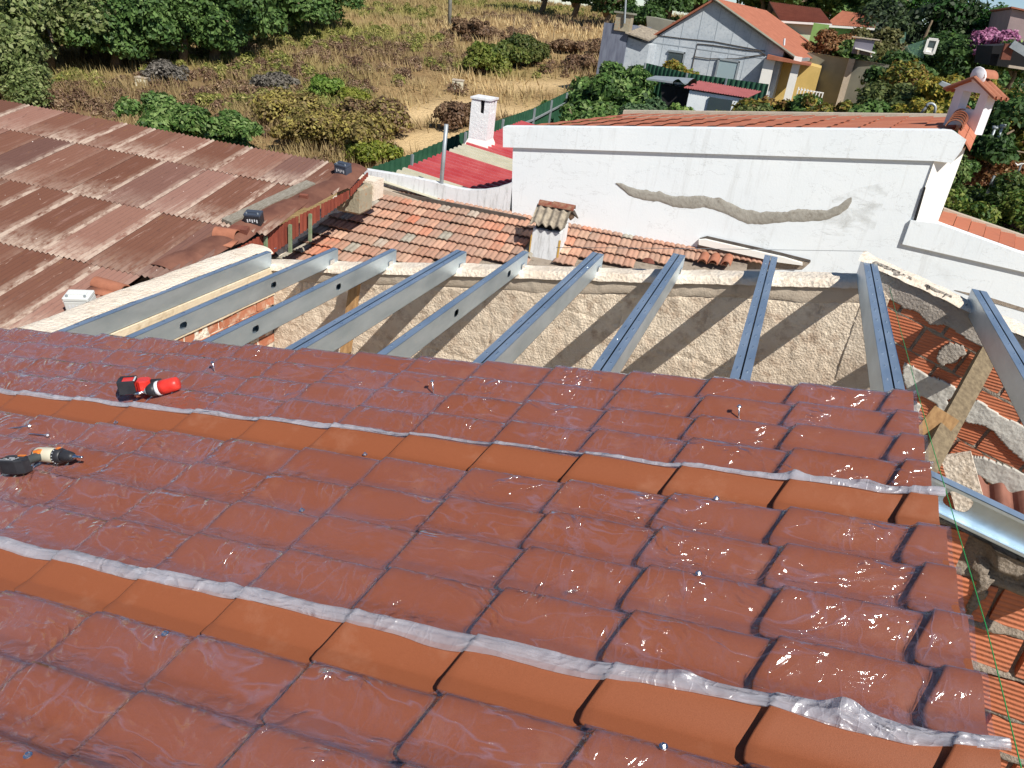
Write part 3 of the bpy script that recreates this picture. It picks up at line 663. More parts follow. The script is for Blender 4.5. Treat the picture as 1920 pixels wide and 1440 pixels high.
plab = ['steel purlin against the cream side wall, its top smeared with mortar', 'thin steel purlin with two slots, second from the cream side wall', 'thin steel purlin with two slots in front of the timber prop',
        'plain double steel purlin whose shadow falls right of the timber prop', 'thin steel purlin with two slots, its end in front of the small chimney', 'double steel purlin ending right of the small chimney',
        'double steel purlin right of the small red brick chip on the wall top', 'double steel purlin crossing the notch in the white wall', 'double steel ridge purlin beside the green string', 'double steel purlin over the broken brick wall at the right edge']
for i, X in enumerate(PX):
    zt = ptop(X); ye = YE if i else 5.70
    root = empty('purlin', (X, ye, zt - .14), plab[i], 'purlin', 'galvanised steel purlins')
    if i in (3, 5, 6, 7, 8):
        for k, (x0, dr) in enumerate(((X, 1), (X + .092, -1))):
            m = MB(); csec(m, x0, dr, zt, 2.3, ye, b=.0445); m.build('channel', GALV, root, fixn=False)
    else:
        xw = X + .05; hl = {0: (), 1: ((513, 524), (343, 596)), 2: ((635, 527), (479, 602)), 4: ((956, 502), (857, 574))}[i]
        m = MB(); csec(m, xw, -1, zt, 2.3, ye, b=.05, holes=[holeY(x, y, xw) for x, y in hl]); m.quad((X + .002, 2.3, zt - .138), (X + .002, ye, zt - .138), (X + .002, ye, zt), (X + .002, 2.3, zt)); m.quad((X, 2.3, zt - .138), (X, ye, zt - .138), (X, ye, zt), (X, 2.3, zt)); m.build('channel', GALV, root, fixn=False)  # closed back web added so the slots look dark inside
    m = MB(); g_ = np.random.default_rng(i)
    for y_ in np.arange(2.9, 5.8, .17):
        for dx in ((.022, .07) if i in (3, 5, 6, 7, 8) else (.02,)): m.tube([(X + dx, y_ + g_.random() * .05, zt), (X + dx, y_, zt + .0035)], [.0045, .003], 6)
    m.build('rivets', ZINC, root)['kind'] = 'stuff'
    xb = X + (.094 if i in (3, 5, 6, 7, 8) else .052)
    if i:
        m = MB(); m.box((xb + .003, ye - .1, zt - .105), .003, .07, .06); m.box((xb + .022, ye - .1, zt - .137), .04, .07, .003); m.build('bracket', ZINC, root)
        m = MB(); m.tube([(xb + .02, ye - .09, zt - .136), (xb + .02, ye - .09, zt - .122)], [.006, .005], 6); m.build('anchor_bolt', ZINC, root)
# purlin on the far side of the ridge
P10 = atY(1822, 541, 5.78); root = empty('purlin', P10 - np.array([0, 0, .14]), plab[9], 'purlin', 'galvanised steel purlins')
for x0, dr in ((P10[0], 1), (P10[0] + .092, -1)):
    m = MB(); csec(m, x0, dr, P10[2], 1.2, 5.78, b=.0445); m.build('channel', GALV, root, fixn=False)
m = MB()
for y_ in np.arange(3.2, 5.7, .15): m.tube([(P10[0] + .03, y_, P10[2]), (P10[0] + .03, y_, P10[2] + .0035)], [.0045, .003], 6)
m.build('rivets', ZINC, root)['kind'] = 'stuff'
# rafter channel lying across at the right, face towards the camera
A_ = atY(1748, 894, 2.75); B_ = atY(1920, 976, 2.75); dv = nrm(B_ - A_); dw = nrm(np.array([dv[2], 0, -dv[0]])); L = 2.2
root = empty('steel_channel', A_, 'loose slotted steel channel sloping down from the ridge on a brick wall', 'steel channel')
mx = Matrix.Identity(4)
fr_ = [np.array([0, -1., 0]), dv, nrm(np.cross(np.array([0, -1., 0]), dv))]
if fr_[2][2] < 0: fr_[2] = -fr_[2]; fr_[0] = -fr_[0]
for i in range(3):
    for k in range(3): mx[i][k] = fr_[k][i]
    mx[i][3] = A_[i]
m = MB(); dd_ = 1 if fr_[0][1] < 0 else -1
hy = float((atY(1798, 938, 2.80) - A_) @ dv)
csec(m, -dd_ * .05, dd_, 0, 0, L, h=.13, b=.05, holes=[hy, hy + .6], hs=1.4); me = m.mesh('channel'); link('channel', me, root, GALV, mx)

# ================================================================== GABLE WALL
def ztopw(X): return ptop(X) - .13
YW = 5.72; TW = .19
root = empty('gable_wall', (-1.7, YW + .1, -4.5), 'rough beige rendered gable wall that carries the far purlin ends', 'wall')
Xl, Xr = -4.16, .72
# inner rendered face: displaced grid
nx, nz = 420, 170
xs = np.linspace(Xl, Xr, nx); q = np.linspace(0, 1, nz)
XX, QQ = np.meshgrid(xs, q, indexing='ij'); ZT = ztopw(XX) ; DEP = QQ ** 1.0 * 2.6; Z = ZT - DEP
smooth = np.clip((DEP - .16) / .02, 0, 1)
vj = np.clip((.30 - np.abs(np.mod(XX + 10, 2.3) - 1.15)) * 20, 0, 1)
big = fbm(XX * 1.2, Z * 1.2, 0, 3, 80) * .02; sm = fbm(XX * 24, Z * 24, 0, 4, 81) * .011; md = fbm(XX * 6, Z * 6, 0, 3, 82) * .010
crack = sum(np.exp(-((Z - (ZT * 0 + c0 + .03 * fbm(XX * 2, XX * 0, 0, 2, 83))) / .006) ** 2) * ((XX > a) & (XX < b)) for c0, a, b in ((-2.85, -3.2, -1.6), (-2.35, -.6, .1), (-2.2, -1.4, -.9), (-3.1, -2.4, -.3)))
crack = crack + sum(np.exp(-((XX - (c0 + .02 * fbm(Z * 3, Z * 0, 0, 2, 84))) / .006) ** 2) * ((DEP > a) & (DEP < b)) for c0, a, b in ((-.95, .3, .55), (-.3, .25, .4), (.45, .2, .35), (-2.0, .5, .9), (-3.85, .15, .5)))
disp = (big + md + sm) * smooth + fbm(XX * 9, Z * 9, 0, 3, 85) * .004 * (1 - smooth) - .014 * crack
P = np.stack([XX, YW - .012 * smooth - disp, Z], -1)
m = MB(); m.grid(P); me = quadmesh('rough_render', m.v[0], np.array(m.f)[:, ::-1], None, True); link('rough_render', me, root, ROUGH)
# core, and the smooth bond-beam band
m = MB(); m.prism([(Xl - .3, YW + .03, ztopw(Xl - .3) - .02), (Xr, YW + .03, ztopw(Xr) - .02), (Xr, YW + .03, -5.5), (Xl - .3, YW + .03, -5.5)], (0, TW - .04, 0)); m.build('core', MORTAR, root)
nx, nz = 300, 14; xs = np.linspace(Xl, Xr - .01, nx); q = np.linspace(0, 1, nz); XX, QQ = np.meshgrid(xs, q, indexing='ij')
edge_ = .155 + .025 * fbm(XX * 3, XX * 0, 0, 3, 90) + .03 * (XX < -3.2) * 0; Z = ztopw(XX) - .012 - QQ * edge_
P = np.stack([XX, YW - .026 + fbm(XX * 5, Z * 5, 0, 3, 91) * .012 + .012 * QQ ** 6 - .004 * fbm(XX * 40, Z * 40, 0, 2, 92), Z], -1)
m = MB(); m.grid(P); me = quadmesh('bond_beam', m.v[0], np.array(m.f)[:, ::-1], None, True); link('bond_beam', me, root, CONC)
# rough mortar on top
nx, ny = 420, 26; xs = np.linspace(Xl - .3, Xr + .02, nx); ys = np.linspace(YW - .05, YW + TW, ny); XX, YY = np.meshgrid(xs, ys, indexing='ij')
ed = np.clip(1 - np.abs((YY - YW - TW / 2 + .025) / (TW / 2 + .02)) ** 6, 0, 1)
jag = fbm(XX * 14, YY * 14, 0, 4, 93); P = np.stack([XX, YY + .012 * fbm(XX * 9, XX * 0, 0, 3, 94), ztopw(XX) - .055 + .06 * ed ** .35 + jag * .007 + fbm(XX * 1.5, YY, 0, 2, 95) * .012], -1)
m = MB(); m.grid(P); me = quadmesh('top_mortar', m.v[0], np.array(m.f), None, True); link('top_mortar', me, root, CREAM)
# red chip of brick on the wall top
P_ = atY(1216, 494, 5.80) + ZZ * .01; m = MB(); g_ = np.random.default_rng(5)
m.add([P_ + np.array(a) for a in ((-.05, -.02, 0), (.0, -.035, 0), (.05, -.01, 0), (.03, .025, 0), (-.03, .03, 0), (-.035, -.01, .03), (.0, -.02, .04), (.03, 0, .025), (0, .02, .03))], [(0, 1, 6, 5), (1, 2, 7, 6), (2, 3, 8, 7), (3, 4, 8), (4, 0, 5, 8), (5, 6, 7, 8), (4, 3, 2, 1, 0)])
tag(m.build('brick_chip', BROWNT), 'small dark red brick chip lying on the wall top between two purlins', 'brick chip')

# ------------------------------------------------------------------ side wall at left
XI = -4.165
root = empty('side_wall', (XI - .15, 4.2, -4.5), 'orange brick side wall with a cream concrete beam and mortar-smeared top', 'wall')
m = MB(); zt0 = ptop(-4.245)
m.hexa([(XI - .3, 1.8, -4.5), (XI - .03, 1.8, -4.5), (XI - .03, YW, -4.5), (XI - .3, YW, -4.5), (XI - .3, 1.8, zt0 - .06), (XI - .03, 1.8, zt0 - .06), (XI - .03, YW, zt0 - .06), (XI - .3, YW, zt0 - .06)]); m.build('core', MORTAR, root)
ny, nx = 320, 24; ys = np.linspace(1.8, 5.78, ny); q = np.linspace(0, 1, nx); YY, QQ = np.meshgrid(ys, q, indexing='ij')
xl = -4.50 + .02 * fbm(YY * 2, YY * 0, 0, 3, 96); xr = -4.205 + .022 * fbm(YY * 3, YY * 0, 0, 4, 97)
XX = xl + (xr - xl) * QQ; ZZ_ = zt0 - .035 + .045 * (1 - np.abs(2 * QQ - 1) ** 4) + .006 * fbm(XX * 12, YY * 12, 0, 4, 98) + .02 * fbm(YY * 1.2, XX, 0, 3, 99)
P = np.stack([XX, YY, ZZ_], -1); m = MB(); m.grid(P); me = quadmesh('top_mortar', m.v[0], np.array(m.f)[:, ::-1], None, True); link('top_mortar', me, root, CREAM)
# outer skirt of the mortar
m = MB(); m.box((XI - .06, 3.8, zt0 - .155), .135, 3.9, .03); m.build('beam_top', BEAMC, root)
m = MB(); P = np.stack([np.stack([xl[:, 0], ys, ZZ_[:, 0]], -1), np.stack([xl[:, 0] - .02, ys, ZZ_[:, 0] - .35], -1)], 0); m.grid(P); m.build('outer_face', CREAM, root, fixn=False)
# beam face
nyb, nzb = 260, 16; ys = np.linspace(1.8, YW - .02, nyb); q = np.linspace(0, 1, nzb); YY, QQ = np.meshgrid(ys, q, indexing='ij'); zb0, zb1 = zt0 - .142, zt0 - .40
ZB = zb0 + (zb1 - zb0) * QQ; step_ = .014 * (QQ > .62)
P = np.stack([XI + .006 + step_ + fbm(YY * 4, ZB * 4, 0, 3, 100) * .006, YY, ZB], -1); m = MB(); m.grid(P); me = quadmesh('concrete_beam', m.v[0], np.array(m.f), None, True); link('concrete_beam', me, root, BEAMC)
# bricks and mortar
BRK = {}
def brick_mesh(key, lx, ly, lz, mat, ch=.004, seed=0):
    if key in BRK: return BRK[key]
    g_ = np.random.default_rng(seed); m = MB(); P = []
    for k, zz in ((.985, -1), (1, -.9), (1, .9), (.985, 1)):
        for a, b in ((-1, -1), (1, -1), (1, 1), (-1, 1)): P.append(np.array([a * lx / 2 * k, b * ly / 2 * k, zz * lz / 2]) + g_.normal(size=3) * .0012)
    f = [(3, 2, 1, 0), (12, 13, 14, 15)] + [(i * 4 + k, i * 4 + (k + 1) % 4, (i + 1) * 4 + (k + 1) % 4, (i + 1) * 4 + k) for i in range(3) for k in range(4)]
    m.add(P, f); me = m.mesh('brick'); me.materials.append(mat); BRK[key] = me; return me
bm_ = brick_mesh('solid', .05, .235, .078, SOLID)
g_ = np.random.default_rng(3)
for r_ in range(7):
    z_ = zb1 - .055 - r_ * .095
    for c_ in range(10):
        y_ = YW - .14 - c_ * .25 - (r_ % 2) * .12
        if y_ > 3.0: link('brick', bm_, root, None, Matrix.Translation((XI - .022 + g_.normal() * .003, y_, z_)) @ Matrix.Rotation(g_.normal() * .01, 4, 'Z'))
P = []
ny, nz = 200, 90; ys = np.linspace(2.9, YW - .01, ny); zs = np.linspace(zb1 - .002, zb1 - .80, nz); YY, Zm = np.meshgrid(ys, zs, indexing='ij')
MX = XI - .010 + .02 * fbm(YY * 10, Zm * 10, 0, 4, 101) + .022 * np.clip(fbm(YY * 26, Zm * 4, 0, 3, 102), 0, 1)
m = MB(); m.grid(np.stack([MX, YY, Zm], -1)); me = quadmesh('brick_mortar', m.v[0], np.array(m.f), None, True); link('brick_mortar', me, root, CREAM)
# mortar smeared over the first purlin
ny, nx = 300, 10; ys = np.linspace(2.9, 5.6, ny); q = np.linspace(0, 1, nx); YY, QQ = np.meshgrid(ys, q, indexing='ij')
wl = -4.225 + .022 * fbm(YY * 2.3, YY * 0, 0, 4, 103) + .012 * fbm(YY * 9, YY * 0, 0, 3, 104)
XX = -4.26 + (np.maximum(wl, -4.25) + .26 + 4.0) * QQ if False else -4.27 + (np.maximum(wl, -4.262) + 4.27) * QQ
P = np.stack([XX, YY, zt0 + .004 + .004 * np.sin(QQ * 3.1) + .002 * fbm(XX * 30, YY * 30, 0, 2, 105)], -1); m = MB(); m.grid(P); me = quadmesh('mortar_smear', m.v[0], np.array(m.f)[:, ::-1], None, True); link('mortar_smear', me, root, CREAM)

# ------------------------------------------------------------------ right-hand wall, skewed, broken render over hollow bricks
KS = .24; HD = math.radians(-10); DK = np.array([math.cos(HD), math.sin(HD), 0]); NK = np.array([DK[1], -DK[0], 0])   # NK towards the camera
if NK @ np.array([0, -1., 0]) < 0: NK = -NK
PK = np.array([.70, 5.73, 0]); ZK0 = -1.335
def kP(t, z, d=0.):
    t = np.asarray(t, float); z = np.asarray(z, float) - KS * t
    return PK + np.multiply.outer(t, DK) + np.multiply.outer(np.asarray(z, float), ZZ) + np.multiply.outer(np.asarray(d, float), NK)
root = empty('broken_brick_wall', kP(1.2, -4.5), 'skewed hollow-brick wall with broken grey render under the last purlin', 'wall')
TL = 2.6
def zk(t): return -1.335 + (KS - .205) * t
m = MB(); m.prism([kP(-.02, ZK0 - .06, -.10), kP(TL, ZK0 - .12, -.10), kP(TL, -4.5, -.10), kP(-.02, -4.5, -.10)], -NK * .09); m.build('core', MORTAR, root)
hb = brick_mesh('hollow', .285, .11, .185, HOLLOW, seed=2); g_ = np.random.default_rng(12)
for r_ in range(9):
    z_ = -1.47 - r_ * .2
    for c_ in range(9):
        t_ = .12 + c_ * .30 - (r_ % 2) * .15
        mx = Matrix.Translation(Vector(kP(t_, z_, -.055 + g_.normal() * .003))) @ Matrix.Rotation(HD, 4, 'Z') @ Matrix.Rotation(math.atan(KS) + g_.normal() * .006, 4, 'Y'); link('brick', hb, root, None, mx)
nt, nz = 150, 110; ts = np.linspace(0, TL, nt); zs = np.linspace(ZK0 - .05, -3.4, nz); Tt, Zt = np.meshgrid(ts, zs, indexing='ij')
joint = np.exp(-((np.mod(Zt + 1.57 + .1 - .1, .2) - 0) / .02) ** 2) + np.exp(-((np.mod(Zt + 1.57, .2) - .2) / .02) ** 2)
m = MB(); m.grid(kP(Tt, Zt, -.012 + .010 * fbm(Tt * 12, Zt * 12, 0, 4, 110) + .014 * joint)); me = quadmesh('brick_mortar', m.v[0], np.array(m.f)[:, ::-1], None, True); link('brick_mortar', me, root, MORTAR)
def inpoly(px, py, poly):
    r = np.zeros(px.shape, bool); n = len(poly)
    for i in range(n):
        x1, y1 = poly[i]; x2, y2 = poly[(i + 1) % n]
        c_ = ((y1 > py) != (y2 > py)) & (px < (x2 - x1) * (py - y1) / (y2 - y1 + 1e-9) + x1); r ^= c_
    return r
PATCH = [('render_patch', GREYR, .022, [[(1600, 480), (1668, 495), (1735, 528), (1795, 556), (1815, 575), (1960, 655), (1960, 720), (1895, 672), (1850, 655), (1800, 630), (1772, 612), (1745, 610), (1722, 588), (1690, 575), (1660, 560), (1600, 530)],
          [(1600, 560), (1640, 560), (1640, 640), (1600, 700)], [(1762, 655), (1782, 640), (1806, 650), (1812, 668), (1790, 682), (1765, 688), (1756, 672)]]),
         ('render_patch', WPATCH, .026, [[(1695, 678), (1720, 690), (1760, 712), (1790, 722), (1800, 742), (1776, 752), (1782, 772), (1760, 776), (1755, 758), (1738, 748), (1700, 735), (1690, 700)],
          [(1790, 732), (1812, 745), (1835, 752), (1880, 780), (1960, 822), (1960, 900), (1905, 856), (1880, 830), (1850, 800), (1815, 795), (1790, 760)],
          [(1812, 855), (1850, 860), (1960, 905), (1960, 960), (1850, 905), (1815, 880)], [(1700, 745), (1730, 760), (1720, 790), (1690, 780)]]),
         ('render_patch', ROUGH, .03, [[(1560, 480), (1640, 520), (1668, 560), (1650, 620), (1640, 680), (1655, 740), (1560, 780)]])]
for nm, mt, th, polys in PATCH:
    nt, nz = 330, 240; ts = np.linspace(0, TL, nt); zs = np.linspace(-1.25, -3.4, nz); Tt, Zt = np.meshgrid(ts, zs, indexing='ij')
    j1 = .016 * fbm(Tt * 14, Zt * 14, 0, 4, 112); j2 = .016 * fbm(Tt * 14, Zt * 14, 5, 4, 113)
    px = proj(kP(Tt + j1, Zt + j2, th)); ins = np.zeros(Tt.shape, bool)
    for pl_ in polys: ins |= inpoly(px[..., 0], px[..., 1], pl_)
    Pg = kP(Tt, np.minimum(Zt, zk(Tt) - .01), th + .010 * fbm(Tt * 7, Zt * 7, 0, 4, 114)).reshape(-1, 3); idx = np.arange(nt * nz).reshape(nt, nz)
    fc = np.stack([idx[:-1, :-1], idx[:-1, 1:], idx[1:, 1:], idx[1:, :-1]], -1); keep = ins[:-1, :-1] & ins[1:, 1:]; fc = fc[keep][:, ::-1]
    used = np.unique(fc); rm = -np.ones(nt * nz, int); rm[used] = np.arange(len(used))
    me = quadmesh(nm, Pg[used], rm[fc], None, True); o = link(nm, me, root, mt); so_ = o.modifiers.new('thickness', 'SOLIDIFY'); so_.thickness = .03; so_.offset = 1 if True else -1
nx, ny = 200, 22; ts = np.linspace(-.1, TL, nx); ys = np.linspace(-.20, .05, ny); Tt, Dd = np.meshgrid(ts, ys, indexing='ij')
ed = np.clip(1 - np.abs((Dd + .075) / .13) ** 6, 0, 1)
m = MB(); m.grid(kP(Tt, zk(Tt) - .05 + .055 * ed ** .4 + .012 * fbm(Tt * 13, Dd * 13, 0, 4, 115), Dd)); me = quadmesh('top_mortar', m.v[0], np.array(m.f)[:, ::-1], None, True); link('top_mortar', me, root, CREAM)

# ------------------------------------------------------------------ brick wall under the steel channel
YB = 2.80
root = empty('hollow_brick_wall', (1.6, YB, -4.5), 'orange hollow-brick wall with loose mortar below the steel channel, beside the ridge', 'wall')
def zs_(X): return A_[2] - .16 + (X - A_[0]) * dv[2] / dv[0]
m = MB(); m.prism([(.55, YB + .05, -1.55), (1.0, YB + .05, zs_(1.0) - .03), (3.0, YB + .05, zs_(3.) - .03), (3.0, YB + .05, -4.5), (.55, YB + .05, -4.5)], (0, .08, 0)); m.build('core', MORTAR, root)
g_ = np.random.default_rng(15); hb2 = brick_mesh('hollow2', .30, .11, .165, HOLLOW, seed=4)
for r_ in range(9):
    z_ = -1.63 - r_ * .192
    for c_ in range(7):
        x_ = .80 + c_ * .325 - (r_ % 2) * .16
        if z_ + .08 < zs_(x_) - .0: link('brick', hb2, root, None, Matrix.Translation((x_, YB + .055 + g_.normal() * .006, z_ + g_.normal() * .003)) @ Matrix.Rotation(g_.normal() * .015, 4, 'Z'))
nt, nz = 200, 150; ts = np.linspace(.55, 2.6, nt); zs = np.linspace(-1.4, -3.4, nz); Tt, Zt = np.meshgrid(ts, zs, indexing='ij')
jt = np.exp(-((np.mod(Zt + 1.534 + .096, .192) - .096) / .022) ** 2)
jx = np.exp(-((np.mod(Tt - .80 - .16, .325) - .0) / .03) ** 2) * .5
dd = .010 * fbm(Tt * 16, Zt * 16, 0, 4, 120) + .02 * jt * np.clip(.5 + fbm(Tt * 6, Zt * 6, 0, 3, 121) * 1.6, 0, 1.5)
px = proj(np.stack([Tt, Tt * 0 + YB, Zt], -1)); blob = inpoly(px[..., 0] + 8 * fbm(Tt * 9, Zt * 9, 0, 3, 122), px[..., 1] + 8 * fbm(Tt * 9, Zt * 9, 4, 3, 123), [(1868, 1010), (1940, 1000), (1960, 1090), (1890, 1075), (1862, 1060)])
blob2 = inpoly(px[..., 0] + 8 * fbm(Tt * 9, Zt * 9, 0, 3, 124), px[..., 1] + 10 * fbm(Tt * 9, Zt * 9, 4, 3, 125), [(1838, 1050), (1856, 1055), (1850, 1110), (1815, 1160), (1812, 1130)])
m = MB(); m.grid(np.stack([Tt, YB - .002 - dd - .03 * blob - .02 * blob2 + .030 * (1 - np.clip(jt + blob + blob2, 0, 1)), np.minimum(Zt, zs_(Tt))], -1)); me = quadmesh('mortar', m.v[0], np.array(m.f)[:, ::-1], None, True); link('mortar', me, root, MORTAR)

# ------------------------------------------------------------------ timbers, boards
def timber(name, a, b, w, h, mat, label, cat='timber', up=ZZ, parts=None):
    m = MB(); m.beam(a, b, w, h, up); o = m.build(name, mat); return tag(o, label, cat)
a = atY(668, 516, 5.55); b = np.array([a[0] - .05, 5.50, -4.3]); bb = atY(648, 660, 5.40)
timber('timber_prop', a, a + (bb - a) * 1.9, .085, .05, TIMBER, 'square timber prop leaning upright below the third slotted purlin', up=np.array([0, 1., 0]))
a = atY(1852, 664, 5.55); b = atY(1735, 880, 4.6); timber('timber_plank', a, b + (b - a) * .25, .115, .06, TIMBER2, 'long grey-brown plank propped diagonally against the broken brick wall', up=np.array([.2, -.6, .8]))
a = atY(1718, 845, 4.85); b = atY(1775, 775, 4.95); timber('timber_block', a, b, .16, .07, TIMBER, 'short offcut of timber nailed against the diagonal plank', up=np.array([0, -.7, .7]))
a = atY(1792, 852, 5.0); b = atY(1822, 960, 4.95); timber('concrete_post', a, b + (b - a) * .5, .17, .05, CREAM, 'pale mortar-crusted post standing behind the steel channel', 'post', up=np.array([-.1, -1., .0]))
# low roof of S tiles behind the channel
root = empty('low_tile_roof', atY(1900, 940, 5.5) - np.array([0, 0, .1]), 'small patch of brown S-shaped roof tiles low behind the steel channel', 'roof')
stm = MB(); ts = np.linspace(0, .15, 14); us = np.linspace(0, .36, 4); P = np.zeros((4, 14, 3)); P[..., 0] = ts[None]; P[..., 1] = us[:, None]; P[..., 2] = .028 * np.sin(ts / .15 * 2 * math.pi)[None] + (.012 * (1 - us / .36))[:, None]
stm.grid(P); STL = stm.mesh('roof_tile', True); BRT = simple('brown_tile', srgb(126, 84, 70), srgb(146, 100, 84), .85, 5, bump=.3, var=.1); STL.materials.append(BRT)
Pb = atY(1822, 955, 5.1)
for i in range(12):
    for k in range(3):
        link('roof_tile', STL, root, None, Matrix.Translation(Vector(Pb + DK * .142 * i + np.array([.2, .3, .0]) * k * .9)) @ Matrix.Rotation(HD + .1, 4, 'Z') @ Matrix.Rotation(.18, 4, 'X'))
# strings
def cord(name, pts, r, mat, label): m = MB(); m.tube(pts, r, 6); return tag(m.build(name, mat, None, True), label, 'string')
GRS = simple('green_string', srgb(40, 150, 80), None, .5); GYS = simple('grey_string', srgb(120, 124, 126), None, .6)
cord('green_string', [atZ(x, y, -1.30) for x, y in ((1668, 540), (1690, 625), (1747, 832), (1775, 925), (1850, 1178), (1915, 1440), (1985, 1760))], .0016, GRS, 'taut green builder\'s string running along the ridge')
cord('grey_string', [atY(1043, 464, 5.95), atY(1300, 466, 5.9), atY(1625, 471, 5.86)], .0022, GYS, 'thin grey string stretched above the gable wall top')
# room floor below
m = MB(); m.box((-1.6, 2.2, -5.55), 9, 8.5, .1); tag(m.build('concrete_floor', MORTAR), kind='structure')

# ================================================================== LEFT: weathered corrugated roof
def frame(head, e):
    a = math.radians(head); u = np.array([math.cos(a), math.sin(a), 0]); b = math.radians(head + 90); e = math.radians(e)
    w = np.array([math.cos(b) * math.cos(e), math.sin(b) * math.cos(e), math.sin(e)]); return u, w, np.cross(u, w)
CU, CW, CN = frame(4, 12); CO = nrm(ray((478, 420))) * 12.5
def cP(u, w, h=0.): return CO + np.multiply.outer(np.asarray(u, float), CU) + np.multiply.outer(np.asarray(w, float), CW) + np.multiply.outer(np.asarray(h, float), CN)
def conroof(x, y, h=0.): P = onpl(x, y, CO + CN * h, CN); return P
root = empty('corrugated_shed', cP(-4, 0) - np.array([0, 0, 3]), 'long shed with a patchy rust-brown corrugated roof at left', 'shed')
rows = [(-5.1, -3.42), (-3.42, -1.78), (-1.78, -.14), (-.14, 1.50), (1.50, 2.52)]
PIT = .0765 if False else .088
g_ = np.random.default_rng(21)
for ri, (w0, w1) in enumerate(rows):
    uR = [-.95, -.55, -.02, .36, .58][ri]; u = uR; k = 0
    while u > -10.5:
        wd = PIT * int(g_.integers(7, 10)); u0 = u - wd
        nu, nw = int(wd / PIT * 8) + 4, 7
        q = np.linspace(u0 - PIT * .9, u, nu); ww = np.linspace(w0 - .12, w1 + .02, nw); uu, wq = np.meshgrid(q, ww, indexing='ij')
        h = .016 * np.sin((uu) / PIT * 2 * math.pi) + .012 * (1 - (wq - w0 + .12) / (w1 - w0 + .14)) + .004 * ((uu - u0) / wd) + g_.normal() * .002
        P = np.stack([uu - u0, wq - w0, h], -1); m = MB(); m.grid(P)
        eg = np.clip(1 - (wq - w0 + .12) / .55, 0, 1) * (.35 if g_.random() < .6 else 1.) + np.clip(1 - np.abs(uu - u) / .16, 0, 1) * (1.3 if g_.random() < .45 else .2)
        col = np.stack([np.clip(eg, 0, 1)] * 3 + [np.ones_like(eg)], -1).reshape(-1, 4)
        me = m.mesh('roof_sheet', True, col); mx = Matrix.Identity(4); O = cP(u0, w0)
        for i in range(3): mx[i][0], mx[i][1], mx[i][2], mx[i][3] = CU[i], CW[i], CN[i], O[i]
        link('roof_sheet', me, root, SHEET, mx); u = u0; k += 1
# overhanging edge capping sheets, drooping
capdefs = [((655, 352), (575, 390)), ((575, 388), (505, 425)), ((505, 425), (455, 455)), ((455, 455), (390, 486)), ((390, 486), (330, 512)), ((690, 318), (655, 354))]
SHEETB = simple('capping_sheet', srgb(122, 82, 66), srgb(98, 62, 50), .8, 4, bump=.3, var=.1)
for a, b in capdefs:
    A0, B0 = conroof(a[0], a[1], -.02), conroof(b[0], b[1], -.02); n_ = 8; s_ = np.linspace(0, 1, 7); q = np.linspace(0, 1, n_)
    S_, Q_ = np.meshgrid(s_, q, indexing='ij'); base = A0 + S_[..., None] * (B0 - A0); inn = -CU * .42
    P = base + (1 - Q_)[..., None] * inn + CN * (.05 + .035 * np.sin(Q_ * 3.0) - .05 * Q_ ** 2 + .012 * np.sin(S_ * 5))[..., None]
    m = MB(); m.grid(P); m.build('edge_sheet', SHEETB, root, True, fixn=False)
# fascia: vertical rusty corrugated cladding panels with green posts
top = [(690, 322), (655, 356), (600, 384), (560, 404), (520, 424), (480, 446), (440, 468), (400, 490), (350, 515), (300, 545)]
tp = [conroof(x, y, -.05) for x, y in top]
DROP = [.08, .14, .24, .32, .38, .45, .5, .55, .6, .6]
for i in range(len(tp) - 1):
    a, b = tp[i], tp[i + 1]; L = np.linalg.norm(b - a); n_ = max(12, int(L / .02)); s_ = np.linspace(0.02, .98, n_)
    base = a + s_[:, None] * (b - a) - CU * .05 * 0; off = np.cross(nrm(b - a), ZZ) * -1; off = off if off @ CU > 0 else -off
    cor = .013 * np.sin(s_ * L / .076 * 2 * math.pi)
    P = np.stack([base + off * cor[:, None] + ZZ * 0, base + off * cor[:, None] - ZZ * (DROP[i] + (DROP[i + 1] - DROP[i]) * s_)[:, None]], 0); m = MB(); m.grid(P); m.build('cladding_sheet', RUST, root, True, fixn=False)
for x, y in ((578, 398), (540, 418), (494, 440), (452, 462), (430, 476)):
    a = conroof(x, y, -.06) + CU * .035; m = MB(); m.box(a - ZZ * .24, .04, .05, .44, (CU, nrm(np.cross(ZZ, CU)), ZZ)); m.build('post', GRNPAINT, root)
m = MB(); a0, a1 = tp[0] - CU * 1.9, tp[-1] - CU * .8; m.prism([a0 - ZZ * .35, a1 - ZZ * .35, a1 - ZZ * 3.4, a0 - ZZ * 3.4], -CU * 8); m.build('walls', DKGREY, root)
